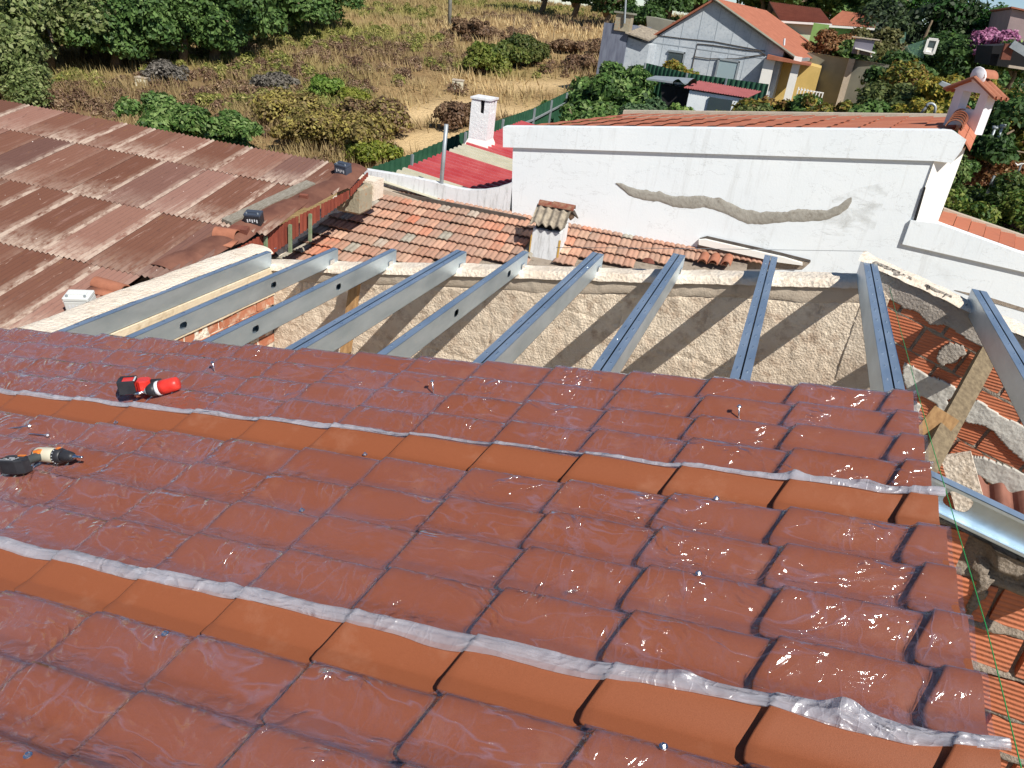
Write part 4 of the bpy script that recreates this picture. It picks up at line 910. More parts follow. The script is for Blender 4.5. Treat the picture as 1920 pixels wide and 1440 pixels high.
# things on it
def batt(x, y, mat, top, label, sc=1., rot=0.):
    P = conroof(x, y, .02); root = empty('car_battery', P, label, 'battery', 'old car batteries'); a = math.radians(4 + rot)
    X = np.array([math.cos(a), math.sin(a), 0]); Y_ = np.cross(CN, X); Y_ = nrm(Y_); X = np.cross(Y_, CN); ax = (X, Y_, CN)
    m = MB(); rbox(m, P + CN * .075 * sc, .24 * sc, .17 * sc, .15 * sc, ax, .04); m.build('case', mat, root)
    m = MB(); rbox(m, P + CN * .165 * sc, .246 * sc, .176 * sc, .03 * sc, ax, .05); m.box(P + CN * .185 * sc, .17 * sc, .05 * sc, .015 * sc, ax); m.build('lid', top, root)
    for k in (-1, 1): m = MB(); m.tube([P + CN * .175 * sc + X * k * .085 * sc - Y_ * .05 * sc, P + CN * .2 * sc + X * k * .085 * sc - Y_ * .05 * sc], .012 * sc, 8); m.build('terminal', GREYM, root)
    m = MB()
    for k in range(5): m.box(P + CN * (.08 + .01 * (k % 2)) * sc - Y_ * .0865 * sc + X * (-.07 + .035 * k) * sc, .018 * sc, .002, (.05 - .012 * (k % 2)) * sc, ax)
    m.build('label_print', WPRINT, root)['kind'] = 'stuff'
BATG = simple('battery_grey', srgb(64, 72, 86), None, .5); BATW = simple('battery_white', srgb(214, 216, 212), None, .5)
batt(644, 326, BATG, BATG, 'dark grey car battery at the far top corner of the corrugated roof', 1., -8)
batt(478, 419, BLACKP, BATG, 'black car battery beside the long weathered board', 1., 14)
batt(156, 581, BATW, BATW, 'white car battery half hidden behind the cream wall', 1.25, 20)
a, b = conroof(425, 416, .04), conroof(583, 343, .04); m = MB(); m.beam(a, b, .2, .05, CN); tag(m.build('board', OLDWOOD), 'long grey weathered board lying on the corrugated roof', 'board')
def barrel(name, a, b, r, mat, label, n=CN, half=True, t0=0., open_=True):
    a = np.asarray(a, float); b = np.asarray(b, float); d = nrm(b - a); x = nrm(np.cross(n, d)); m = MB(); k = 12; an = np.linspace(.05, math.pi - .05, k); P = []
    for rr in (r, r - .014):
        P.append([[p + x * math.cos(q) * rr + n * math.sin(q) * rr for q in an] for p in (a, (a + b) / 2, b)])
    o1, o2 = np.array(P[0]), np.array(P[1]); m.grid(o1); m.grid(o2[:, ::-1]); m.grid(np.stack([o1[0], o2[0]])); m.grid(np.stack([o2[-1], o1[-1]])); m.grid(np.stack([o2[:, 0], o1[:, 0]])); m.grid(np.stack([o1[:, -1], o2[:, -1]]))
    return m
m = barrel('x', conroof(180, 532, .0), conroof(236, 548, .0), .10, TERRA, ''); a, b = conroof(165, 541, .02), conroof(222, 553, .02); m.beam(a, b, .16, .02, CN)
tag(m.build('barrel_tile', TERRA, None, True), 'red barrel roof tile lying loose above the white battery', 'roof tile')
m = barrel('x', conroof(405, 440, .0), conroof(446, 446, .0), .12, TERRA, ''); m.beam(conroof(408, 452, .02), conroof(440, 458, .02), .2, .02, CN)
tag(m.build('roof_tile', TERRA, None, True), 'broken pale terracotta tile lying at the corrugated roof edge', 'roof tile')
for (x, y, s_, lab) in [(449, 431, .26, 'brown brick fragment just left of the black battery'), (570, 369, .13, 'small brown brick fragment near the roof edge beyond the board')]:
    m = MB(); m.box(conroof(x, y, .05), s_, s_ * .5, .08, (nrm(CU + CW * .2), nrm(CW - CU * .2), CN)); tag(m.build('brick_fragment', BROWNT), lab, 'brick')

# ================================================================== OLD TILED HOUSE
OU, OW, ON = frame(4.5, 14); OO = nrm(ray((696, 442))) * 14.5
def oP(u, w, h=0.): return OO + np.multiply.outer(np.asarray(u, float), OU) + np.multiply.outer(np.asarray(w, float), OW) + np.multiply.outer(np.asarray(h, float), ON)
root = empty('old_tiled_house', oP(2, -1) - np.array([0, 0, 3]), 'low house with a lichen-stained old clay tile roof between the walls', 'house')
TW_, TH_ = .196, .332
tb = MB(); q = np.linspace(0, TW_, 11); ww = np.array([0, .12, TH_ + .03]); P = np.zeros((3, 11, 3)); P[..., 0] = q[None]; P[..., 1] = ww[:, None]
prf = .020 * np.abs(np.sin(q / TW_ * 2 * math.pi)) ** .8 + .012 * np.sin(q / TW_ * math.pi); P[..., 2] = prf[None] + (.050 * (1 - ww / (TH_ + .03)))[:, None]; tb.grid(P)
e = P[0].copy(); e2 = e.copy(); e2[:, 2] -= .016; e3 = P[1].copy(); e3[:, 2] -= .018; tb.grid(np.stack([e2, e])); tb.grid(np.stack([e3, e2])); OT = tb.mesh('roof_tile', True); OT.materials.append(OLDTILE)
OT2 = OT.copy(); OT2.materials.clear(); OT2.materials.append(GREYTILE)
g_ = np.random.default_rng(31); cand = []
for r_ in range(-6, 6):
    for c_ in range(-8, 36):
        u_, w_ = c_ * TW_ - .02, r_ * TH_ - .06; lim = -1.75 + .36 * 0 if False else 0
        lo = np.interp(w_, [-1.6, -.8, 0, .9, 1.7], [-1.55, -1.35, -1.12, -1.0, -.72])
        if u_ < lo or w_ > 1.66 - .0: continue
        px = proj(oP(u_ + .1, w_ + .1)); top_y = 486 if px[0] > 530 else 0
        vis = px[1] < 500 and w_ < 1.66
        if not vis: continue
        if 990 < px[0] < 1040 and px[1] > 440: continue
        cand.append((px[0] * .0 + px[1], r_, c_, u_, w_, u_ - lo))
cand.sort(reverse=True)
def omx(u_, w_, h_, rz=0):
    mx = Matrix.Identity(4); O = oP(u_, w_, h_)
    for i in range(3): mx[i][0], mx[i][1], mx[i][2], mx[i][3] = OU[i], OW[i], ON[i], O[i]
    return mx @ Matrix.Rotation(rz, 4, 'Z')
rest = MB(); nt_ = 0
for (_, r_, c_, u_, w_, de) in cand:
    h_ = g_.normal() * .003; rz = g_.normal() * .012; meo = OT2 if (de < .42 and g_.random() < .55) or g_.random() < .02 else OT
    if nt_ < 300 or meo is OT2: link('roof_tile', meo, root, None, omx(u_, w_, h_, rz)); nt_ += 1
    else:
        mx = omx(u_, w_, h_, rz); vv = np.array([list(mx @ v_.co) for v_ in OT.vertices]); rest.add(vv, [tuple(p.vertices) for p in OT.polygons])
if rest.v: rest.build('roof_tiles', OLDTILE, root, True, fixn=False)['kind'] = 'stuff'
m = MB(); m.prism([oP(-2.2, -3.5, -.02), oP(6.6, -3.5, -.02), oP(6.6, 1.9, -.02), oP(-1.0, 1.9, -.02)], -ZZ * 2.5); m.build('walls', MORTAR, root)
# dark gutter flashing along the white wall, cream skirting, side mortar verge
m = MB(); m.prism([atV(x, y, 14.12) for x, y in ((700, 352), (985, 408), (985, 421), (700, 368))], V * .05); m.build('flashing', DKGREY, root)
m = MB(); m.prism([atV(x, y, 14.2) for x, y in ((1070, 425), (1290, 478), (1290, 487), (1070, 433))], V * .05); m.build('skirting', BRIGHTW, root)
n_ = 70; s_ = np.linspace(0, 1, n_); q = np.linspace(0, 1, 10); kx_ = [0, .25, .5, .75, 1]
ou_ = np.stack([np.interp(s_, kx_, [634, 604, 578, 548, 500]), np.interp(s_, kx_, [360, 388, 409, 434, 470])], -1); in_ = np.stack([np.interp(s_, kx_, [648, 622, 596, 568, 526]), np.interp(s_, kx_, [396, 404, 424, 449, 484])], -1)
OUT_ = np.array([onpl(x, y, OO + ON * .16, ON) for x, y in ou_]); INN_ = np.array([onpl(x, y, OO + ON * .03, ON) for x, y in in_])
V_ = OUT_[:, None] * (1 - q)[None, :, None] + INN_[:, None] * q[None, :, None]; V_ = V_ + ZZ * (.06 * np.sin(q * 3.1)[None] + .05 * fbm(s_[:, None] * 14, q[None] * 4 + 0 * s_[:, None], 0, 4, 140))[..., None]
m = MB(); m.grid(V_); m.build('mortar_verge', CREAM, root, True, fixn=False)
# cement block pier
c0 = atV(665, 370, 12.5); m = MB(); rbox(m, c0, .44, .50, .46, (OU, nrm(np.cross(ZZ, OU)), ZZ), .02); m.build('cement_pier', CBLOCK, root)
m = MB(); m.box(c0 + V * .45 + ZZ * .10, .50, .40, .34, (OU, nrm(np.cross(ZZ, OU)), ZZ)); m.build('pier_mortar', CREAM, root)
# chimney with a corrugated cap
VF = 13.05; a, b = atV(991, 494, VF), atV(1043, 496, VF); at_, bt_ = atV(989, 425, VF), atV(1047, 441, VF); w_ = (b - a) @ U; base = a - ZZ * .8
bx = lambda u, v, z: np.array([a[0], a[1], 0]) + U * u + V * v + ZZ * z
z0, z1 = a[2] - .8, max(at_[2], bt_[2]) + .02
ch = root
m = MB(); m.hexa([bx(0, 0, z0), bx(w_, 0, z0), bx(w_, .62, z0), bx(0, .62, z0), bx(0, 0, z1 - .03), bx(w_, 0, z1 - .03), bx(w_, .62, z1 + .02), bx(0, .62, z1 + .02)]); chim = m.build('chimney', STAIN, ch)
m = MB(); m.box(bx(w_ + .002, -.003, (z0 + z1) / 2 - .05), .035, .012, z1 - z0 - .2, (U, V, ZZ)); m.build('ochre_edge', simple('ochre', srgb(196, 158, 84), None, .9), chim)
m = MB(); m.box(bx(-.012, .01, (z0 + z1) / 2 - .05), .02, .03, z1 - z0 - .2, (U, V, ZZ)); m.build('ochre_edge', MT['ochre'], chim)
m = MB(); zz = z1
for q in (.05, .5): m.box(bx(w_ * q + .04, .31, zz + .06), .05, .55, .16, (U, V, ZZ))
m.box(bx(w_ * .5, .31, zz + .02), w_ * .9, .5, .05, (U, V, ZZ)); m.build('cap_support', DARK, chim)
pk = zz + .36
for sgn in (-1, 1):
    nu, nv = 41, 4; uu = np.linspace(-.05, w_ + .07, nu); q = np.linspace(0, 1, nv); UU, QQ = np.meshgrid(uu, q, indexing='ij')
    vv = .31 + sgn * (.0 + .40 * QQ); zq = pk - .27 * QQ + .028 * np.sin(UU / .135 * 2 * math.pi)
    P = np.array([a[0], a[1], 0]) + UU[..., None] * U + vv[..., None] * V + zq[..., None] * ZZ
    m = MB(); m.grid(P); m.grid(P - ZZ * .012); m.build('corrugated_cap', LICHENC, chim, True, fixn=False)
m = barrel('x', bx(-.02, .31, pk - .03), bx(w_ * .48, .31, pk - .03), .085, REDLICH, '', ZZ); m.build('ridge_tile', REDLICH, chim, True)
m = barrel('x', bx(w_ * .46, .31, pk - .02), bx(w_ + .12, .31, pk - .02), .09, REDLICH, '', ZZ); m.build('ridge_tile', REDLICH, chim, True)
m = MB(); m.tube([bx(w_ + .06, .5, pk - .1), bx(w_ + .17, .52, pk - .2)], [.05, .01], 6); m.build('tile_shard', DKGREY, chim)

# ================================================================== WHITE HOUSE
V0 = 14.32
root = empty('white_house', atV(1370, 420, V0) - np.array([0, 0, 3]), 'long white-painted house wall with a wavy unpainted cement patch', 'house')
def vprism(name, pts, v, depth, mat, par=root, smooth=False):
    m = MB(); m.prism([atV(x, y, v) for x, y in pts], V * depth); return m.build(name, mat, par)
wall = [(962, 270), (960, 341), (950, 347), (930, 353), (905, 357), (880, 357), (850, 352), (810, 341), (760, 331), (720, 324), (683, 318), (683, 420), (1000, 560), (1980, 760), (1980, 520), (1700, 450), (1714, 412), (1756, 290)]
def tri_wall(name, pts, v, depth, mat, par):
    import bmesh
    bm = bmesh.new(); vs_ = [bm.verts.new(atV(x, y, v)) for x, y in pts]; f_ = bm.faces.new(vs_); r_ = bmesh.ops.extrude_face_region(bm, geom=[f_]); ev = [e for e in r_['geom'] if isinstance(e, bmesh.types.BMVert)]
    for e in ev: e.co += Vector(V * depth)
    bmesh.ops.recalc_face_normals(bm, faces=bm.faces); bmesh.ops.triangulate(bm, faces=[f for f in bm.faces if len(f.verts) > 4]); me = D.meshes.new(name); bm.to_mesh(me); bm.free(); return link(name, me, par, mat)
tri_wall('main_wall', [(1714, 412), (1756, 290), (962, 268), (960, 341), (960, 600), (1980, 790), (1980, 520), (1700, 450)][::-1], V0, .22, WHITE, root)
cur = [(961, 341), (950, 346), (930, 353), (905, 357), (880, 357), (850, 352), (810, 341), (760, 331), (720, 324), (683, 318)]
for i in range(len(cur) - 1):   # low parapet drawn as one curved coping
    pass
m = MB(); 
for i in range(len(cur) - 1):
    a, b = atV(*cur[i], V0), atV(*cur[i + 1], V0); m.hexa([b - ZZ * 3, a - ZZ * 3, a - ZZ * 3 + V * .17, b - ZZ * 3 + V * .17, b, a, a + V * .17, b + V * .17])
o = m.build('low_parapet', STAIN, root)
vprism('parapet_band', [(943, 238), (943, 276), (1752, 302), (1785, 306), (1803, 282), (1812, 262), (1790, 246), (1776, 245)][::-1], V0 - .055, .30, WHITE)
# right pillar / side
c_a, c_b = atV(1755, 300, V0 - .0), atV(1712, 413, V0 - .0)
for nm, pts in (('corner_pillar', [((1752, 302), V0 - .03), ((1712, 414), V0 - .03), ((1757, 420), V0 + .35), ((1811, 276), V0 + .35)]),):
    Q_ = [atV(x, y, v) for (x, y), v in pts]; m = MB(); m.prism(Q_, V * .25 + U * -.02); m.build(nm, BRIGHTW, root)
m = MB(); m.prism([atV(1712, 415, V0 - .035), atV(1733, 350, V0 - .035), atV(1736, 352, V0 - .035), atV(1718, 414, V0 - .035)], V * .02); m.build('pillar_gap_shadow', DARK, root)  # black strip paints the shadow slit beside the pillar
vprism('lower_parapet_band', [(1708, 413), (1692, 458), (1980, 524), (1980, 490), (1920, 477), (1758, 419)][::-1], V0 - .055, .28, WHITE)
# low roof behind it
def quad3(name, P, mat, par, th=.04): m = MB(); m.prism(P, -ZZ * th); return m.build(name, mat, par)
n_ = 6
LP = [atV(1758, 416, V0 + .25), atV(1768, 396, V0 + 1.6), atV(1960, 462, V0 + 1.6), atV(1960, 486, V0 + .25)]
for i in range(7):
    s0, s1 = i / 7, (i + 1) / 7 - .006; A0 = LP[0] + (LP[3] - LP[0]) * s0; A1 = LP[0] + (LP[3] - LP[0]) * s1; B0 = LP[1] + (LP[2] - LP[1]) * s0; B1 = LP[1] + (LP[2] - LP[1]) * s1
    m = MB(); m.prism([A0 + ZZ * (.0), A1 + ZZ * .03, B1 + ZZ * .03, B0], -ZZ * .03); m.build('low_roof_tile', ORTILE, root)
m = MB(); a, b = LP[1], LP[2]; m.hexa([a - ZZ * 1.5, b - ZZ * 1.5, b - ZZ * 1.5 + V * .2, a - ZZ * 1.5 + V * .2, a + ZZ * .05, b + ZZ * .05, b + ZZ * .05 + V * .2, a + ZZ * .05 + V * .2]); m.build('rear_parapet', CONC, root)
# cement patch : wavy raised smear
cl = [(1155, 343, 2), (1165, 349, 9), (1180, 359, 16), (1205, 366, 18), (1235, 369, 19), (1262, 377, 19), (1290, 380, 22), (1320, 378, 22), (1350, 384, 24), (1380, 398, 24), (1402, 407, 24), (1430, 409, 22), (1465, 407, 20), (1500, 404, 22), (1530, 405, 19), (1555, 402, 18), (1575, 393, 18), (1590, 382, 18), (1597, 374, 8)]
xs = np.linspace(1155, 1597, 260); yc = np.interp(xs, [c[0] for c in cl], [c[1] for c in cl]); hw = np.interp(xs, [c[0] for c in cl], [c[2] for c in cl]) / 2 * 1.02
jit = fbm(xs * .08, xs * 0, 0, 4, 150) * 3; jit2 = fbm(xs * .08, xs * 0 + 9, 0, 4, 151) * 2
P = []
for q in np.linspace(-1, 1, 9):
    yy = yc + q * hw + (jit2 if q > 0 else jit) * abs(q); off = .012 * (1 - abs(q) ** 4) + .003
    P.append([atV(x, y, V0 - off) for x, y in zip(xs, yy)])
m = MB(); m.grid(np.array(P)); CEM = plaster('cement_patch', srgb(150, 146, 136), srgb(168, 164, 154), srgb(138, 132, 122), .5, .95, 12); m.build('cement_patch', CEM, root, True, fixn=False)
t = NT('thin_smear'); g = t.geo(); trn = t.n('ShaderNodeBsdfTransparent'); b_ = t.bsdf(srgb(182, 180, 172), .9); mxs = t.n('ShaderNodeMixShader')
t.set(mxs.inputs[0], t.math('MULTIPLY', t.fr(t.noise(t.map(g, (1, 1, 2)), 1.6, 6, .65, .8), .46, .62), .28)); t.set(mxs.inputs[1], trn.outputs[0]); t.set(mxs.inputs[2], b_); SMEAR = t.done(mxs.outputs[0])
m = MB(); xs_ = np.linspace(1500, 1680, 14)
m.add([atV(x, y, V0 - .002) for x, y in ((1560, 375), (1610, 352), (1660, 342), (1672, 348), (1655, 385), (1640, 430), (1600, 445), (1550, 440), (1520, 425), (1560, 405))], [tuple(range(10))]); m.build('pale_smear', SMEAR, root)
# notch with a ledge, right of the small chimney
vprism('notch', [(1307, 462), (1315, 446), (1325, 447), (1460, 478), (1520, 492), (1505, 505), (1300, 505)][::-1], V0 - .012, .02, MORTAR)
vprism('notch_top_shadow_edge', [(1312, 447), (1325, 447), (1460, 477), (1520, 491), (1520, 488), (1460, 473), (1326, 443)][::-1], V0 - .03, .03, DKGREY)  # dark grey strip paints the shadow line above the ledge
vprism('notch_ledge', [(1310, 450), (1322, 449), (1470, 483), (1505, 494), (1505, 498), (1460, 492), (1310, 459)][::-1], V0 - .10, .1, BRIGHTW)
for i, (x, y) in enumerate(((1322, 480), (1342, 482), (1366, 484))):
    m = barrel('x', atV(x - 6, y + 14, V0 - .6), atV(x, y, V0 - .12), .085, TERRA, '', ZZ); m.build('barrel_tile', TERRA, root, True)
# the other gap low at right
vprism('lower_gap', [(1790, 544), (1850, 556), (1960, 590), (1960, 596), (1850, 564)][::-1], V0 - .01, .02, MORTAR)
# main roof: large orange tiles seen at a grazing angle
RA, RB, RC, RD = atV(955, 240, V0 + .15), atV(1180, 214, 20.2), atV(1793, 221, 20.2), atV(1786, 246, V0 + .15)
nc, nr_ = 15, 7
def bil(s, q): return (RA * (1 - s) + RD * s) * (1 - q) + (RB * (1 - s) + RC * s) * q
for i in range(nc):
    for k in range(nr_):
        s0, s1, q0, q1 = i / nc, (i + 1) / nc + .004, k / nr_, (k + 1) / nr_ + .002
        A0, A1, A2, A3 = bil(s0, q0), bil(s1, q0), bil(s1, q1), bil(s0, q1); mid = (q0 + q1) / 2; M0, M1 = bil(s0, mid), bil(s1, mid)
        m = MB(); up = ZZ * .018; lo_ = -ZZ * .008
        m.grid(np.array([[A0 + lo_, (A0 + M0) / 2 + up * .2, M0 + up, (M0 + A3) / 2 + up * .6, A3], [A1 + lo_ + ZZ * .03, (A1 + M1) / 2 + up * .2 + ZZ * .03, M1 + up + ZZ * .03, (M1 + A2) / 2 + up * .6 + ZZ * .03, A2 + ZZ * .03]])); m.build('main_roof_tile', ORTILE, root, True, fixn=False)
quad3('roof_deck', [RA - ZZ * .08, RD - ZZ * .08, RC - ZZ * .08, RB - ZZ * .08], CONC, root, .2)
m = MB(); a, b = atV(1168, 211, 20.5), atV(1793, 219, 20.5); m.hexa([a - ZZ * 4, b - ZZ * 4, b - ZZ * 4 + V * .2, a - ZZ * 4 + V * .2, a + ZZ * .05, b + ZZ * .05, b + ZZ * .05 + V * .2, a + ZZ * .05 + V * .2]); m.build('far_parapet', CONC, root)
# solid body so nothing shows through
m = MB(); m.prism([atV(970, 300, V0 + .3), atV(1740, 320, V0 + .3), atV(1690, 560, V0 + .3), atV(970, 560, V0 + .3)], V * 5.6); m.build('inner_body', CONC, root)
# ridge caps and right slope
r0, r1 = atV(1786, 246, V0 + .1), atV(1806, 213, 16.9)
for i in range(8):
    a, b = r0 + (r1 - r0) * (i / 8), r0 + (r1 - r0) * ((i + 1.15) / 8); m = barrel('x', a + ZZ * .05, b - ZZ * .0, .135, TERRA, '', ZZ); m.build('ridge_tile', TERRA, root, True)
S0, S1, S2, S3 = atV(1797, 246, V0 + .05), atV(1812, 216, 16.9), atV(1838, 236, 16.9), atV(1820, 279, V0 + .05)
for i in range(2):
    for k in range(3):
        f_ = lambda s, q: (S0 * (1 - s) + S3 * s) * (1 - q) + (S1 * (1 - s) + S2 * s) * q
        m = MB(); m.prism([f_(i / 2, k / 3) + ZZ * .02, f_((i + 1) / 2, k / 3), f_((i + 1) / 2, (k + 1) / 3 - .02), f_(i / 2, (k + 1) / 3 - .02) + ZZ * .02], -ZZ * .04); m.build('verge_tile', ORTILE, root)
# right chimney, turned, with tiled hood
vb = 16.2; cb = atV(1800, 232, vb); un = nrm(np.array([.72, -.69, 0])); vn = nrm(np.array([.69, .72, 0]))
pxw = lambda d: d * np.linalg.norm(cb) / F
CWd = .64; x0 = atV(1772, 224, vb); zt = atV(1822, 172, vb)[2]; zb = x0[2] - .14
cx = lambda u, v, z: np.array([x0[0], x0[1], 0]) + un * u + vn * v + ZZ * z
zc = atV(1812, 170, vb)[2]; op0 = zc - .28; op1 = zc
CHW = simple('chimney_white', (.78, .77, .80, 1), (.70, .70, .72, 1), .85, 3, bump=.15)
m = MB()
def hx(u0, u1, v0, v1, z0, z1): m.hexa([cx(u0, v0, z0), cx(u1, v0, z0), cx(u1, v1, z0), cx(u0, v1, z0), cx(u0, v0, z1), cx(u1, v0, z1), cx(u1, v1, z1), cx(u0, v1, z1)])
hx(0, CWd, 0, .22, zb, op0); 
for u0, u1 in ((0, .16), (CWd - .16, CWd)):
    hx(u0, u1, 0, .22, op0, op1)
m.prism([cx(-.03, -.02, op1), cx(CWd + .03, -.02, op1), cx(CWd / 2, -.02, op1 + .22)], vn * .26)
chr_ = m.build('chimney', CHW, root)
ph = op1 + .24
for sgn in (-1, 1):
    a, b = cx(CWd / 2, -.1, ph), cx(CWd / 2 + sgn * .50, -.1, ph - .26); m = MB(); d_ = nrm(b - a); nn_ = nrm(np.cross(d_, vn)); nn_ = nn_ if nn_[2] > 0 else -nn_
    q = np.linspace(0, 1, 25); P = np.stack([[a + vn * (.42 * x) + nn_ * .028 * math.sin(x * 3 * 2 * math.pi) for x in q], [b + vn * (.42 * x) + nn_ * .028 * math.sin(x * 3 * 2 * math.pi) for x in q]]); m.grid(P); m.grid(P - nn_ * .03); m.grid(np.stack([P[:, 0], P[:, 0] - nn_ * .03])); m.build('hood_tile', TERRA, chr_, True, fixn=False)
m = barrel('x', cx(CWd / 2, -.02, ph), cx(CWd / 2, .36, ph), .14, TERRA, '', ZZ); m.build('ridge_tile', TERRA, chr_, True)
m = MB(); m.tube([cx(CWd / 2, -.06, ph + .02), cx(CWd / 2, -.01, ph + .02), cx(CWd / 2, .02, ph + .03)], [.08, .14, .15], 12); m.build('mortar_plug', CHW, chr_, True)

# ================================================================== LEAN-TO with red sheets
LU = nrm(U * math.cos(math.radians(7)) - ZZ * math.sin(math.radians(7))); LO = nrm(ray((760, 322))) * 17.0; LN = nrm(np.cross(LU, V))
root = empty('red_sheet_shed', LO - ZZ * 2.5, 'lean-to with red ribbed roof sheets and one cream translucent sheet', 'shed')
def lP(u, v, h=0.): return LO + np.multiply.outer(np.asarray(u, float), LU) + np.multiply.outer(np.asarray(v, float), V) + np.multiply.outer(np.asarray(h, float), LN)
def lv(x, y): P = onpl(x, y, LO, LN) - LO; return P @ LU, P @ V
v_a = lv(760, 322)[1]; v_b = lv(838, 290)[1]; v_c = lv(868, 276)[1]; v_d = lv(935, 246)[1]
def ribbed(nm, va, vb, mat, per=.29, h_=.10, u0=-.02, u1=4.2):
    k = int(round((vb - va) / per)); vs_ = []; hs = []
    for i in range(k):
        b0 = va + i * (vb - va) / k; pw = (vb - va) / k
        for f_, hh in ((0, 0), (.5, 0), (.6, h_), (.9, h_), (.999, 0)): vs_.append(b0 + f_ * pw); hs.append(hh)
    P = np.stack([lP(u0, vs_, hs), lP(u1, vs_, hs)]); m = MB(); m.grid(P); m.build(nm, mat, root, False, fixn=False)
print('lean', v_a, v_b, v_c, v_d)
ribbed('cream_sheet', v_a - 1.2, v_a - .02, CLEARSHEET); ribbed('red_sheet', v_a, v_b, REDSHEET); ribbed('cream_sheet', v_b + .02, v_c - .02, CLEARSHEET); ribbed('red_sheet', v_c, v_d + 2.2, REDSHEET)
m = MB(); m.prism([lP(0, v_a - 1.3, -.1), lP(4.3, v_a - 1.3, -.1), lP(4.3, v_d + 2.2, -.1), lP(0, v_d + 2.2, -.1)], -ZZ * 2.4); m.build('walls', CONC, root)
a, b = atV(827, 347, V0 + .08), atV(837, 233, V0 + .08); m = MB(); m.tube([a - ZZ * .2, b], .04, 10); tag(m.build('metal_pole', GREYM, None, True), 'slim upright metal pole rising from the curved parapet', 'pole')
# tall white chimney
vc = (LO @ V) + lv(905, 278)[1] - .12; fa = atV(877, 268, vc); fb = atV(911, 268, vc); wf = (fb - fa) @ U; zt = atV(895, 186, vc)[2]
root = empty('white_chimney', fa, 'tall white chimney with black slots standing on the red sheet roof', 'chimney')
kx = lambda u, v, z: np.array([fa[0], fa[1], 0]) + U * u + V * v + ZZ * z
dp = .62; zb = fa[2]; m = MB()
def hk(m, u0, u1, v0, v1, z0, z1, fl=0): m.hexa([kx(u0 - fl, v0 - fl, z0), kx(u1 + fl, v0 - fl, z0), kx(u1 + fl, v1 + fl, z0), kx(u0 - fl, v1 + fl, z0), kx(u0, v0, z1), kx(u1, v0, z1), kx(u1, v1, z1), kx(u0, v1, z1)])
hk(m, 0, wf, 0, dp, zb, zt - .32)
ps = .10
for u0, u1 in ((0, wf * .5), (wf * .72, wf)): hk(m, u0, u1, 0, .07, zt - .32, zt)
for v0, v1 in ((.07, dp * .22), (dp * .38, dp * .55), (dp * .78, dp - .07)): hk(m, wf - .07, wf, v0, v1, zt - .32, zt)
hk(m, 0, wf, dp - .07, dp, zt - .32, zt); hk(m, 0, .07, .07, dp - .07, zt - .32, zt)
m.build('shaft', simple('white_roughcast', (.84, .84, .83, 1), (.78, .79, .8, 1), .9, 4, bump=.6, bsc=14, dist=.03), root)
m = MB(); hk(m, -.03, wf + .03, -.03, dp + .03, zt, zt + .045); m.build('cap_slab', STAIN, root)
m = MB(); hk(m, -.0, wf, 0, dp, zb - .12, zb + .12, .10); m.build('flared_base', BRIGHTW, root)
m = MB(); hk(m, .08, wf - .08, .08, dp - .08, zt - .318, zt - .01); m.build('flue_shade', DARK, root)  # solid black fill paints the shade behind the slots

# ================================================================== FIELD FENCE (green corrugated)
def fence(name, pts, h, label, group=None, mat=GREENF, post_every=2.0, rail=True, side=1, zoff=0.):
    pts = [np.asarray(p, float) for p in pts]; root = empty(name, pts[0], label, 'fence', group)
    for i in range(len(pts) - 1):
        a, b = pts[i], pts[i + 1]; L = np.linalg.norm((b - a)[:2]); n_ = max(1, int(round(L / post_every)))
        d = nrm((b - a) * [1, 1, 0]); off = np.array([d[1], -d[0], 0]) * side
        for k in range(n_):
            s0, s1 = a + (b - a) * k / n_, a + (b - a) * (k + 1) / n_; ls = np.linalg.norm(s1 - s0); nn_ = int(ls / .03); s_ = np.linspace(0, 1, nn_)
            base = s0 + s_[:, None] * (s1 - s0); cor = .02 * np.sign(np.sin(s_ * ls / .2 * 2 * math.pi)) * np.minimum(1, np.abs(np.sin(s_ * ls / .2 * 2 * math.pi)) * 2)
            P = np.stack([base + off * cor[:, None], base + off * cor[:, None] + ZZ * h]); m = MB(); m.grid(P); m.build('fence_sheet', mat, root, False, fixn=False)
            m = MB(); m.box(s0 + off * .06 + ZZ * h / 2, .06, .06, h, (d, off, ZZ)); m.build('post', GREYM, root)
        if rail: m = MB(); m.beam(a + off * .06 + ZZ * (h - .35), b + off * .06 + ZZ * (h - .35), .04, .06); m.build('rail', GREYM, root)
    return root
def topfix(x, y, Y_, h): P = atY(x, y, Y_); return P - ZZ * h
HF = 2.0
fence('green_field_fence', [topfix(672, 322, 16.6, HF), topfix(770, 289, 18.4, HF), topfix(870, 247, 20.6, HF), topfix(1000, 203, 25.5, HF), topfix(1110, 150, 33, HF)], HF, 'dark green sheet fence with grey rail along the dry field', side=1)
fence('green_garden_fence', [topfix(1212, 118, 34, 1.6), topfix(1290, 137, 33, 1.6), topfix(1442, 158, 32, 1.6)], 1.6, 'dark green sheet fence in front of the grey gabled house', side=1, rail=False)
fence('green_side_fence', [topfix(1868, 330, 27, 2.2), topfix(1905, 345, 26, 2.2), topfix(1980, 330, 27, 2.2)], 2.2, 'green sheet fence with white posts at the right edge', side=1, rail=False, post_every=.8)

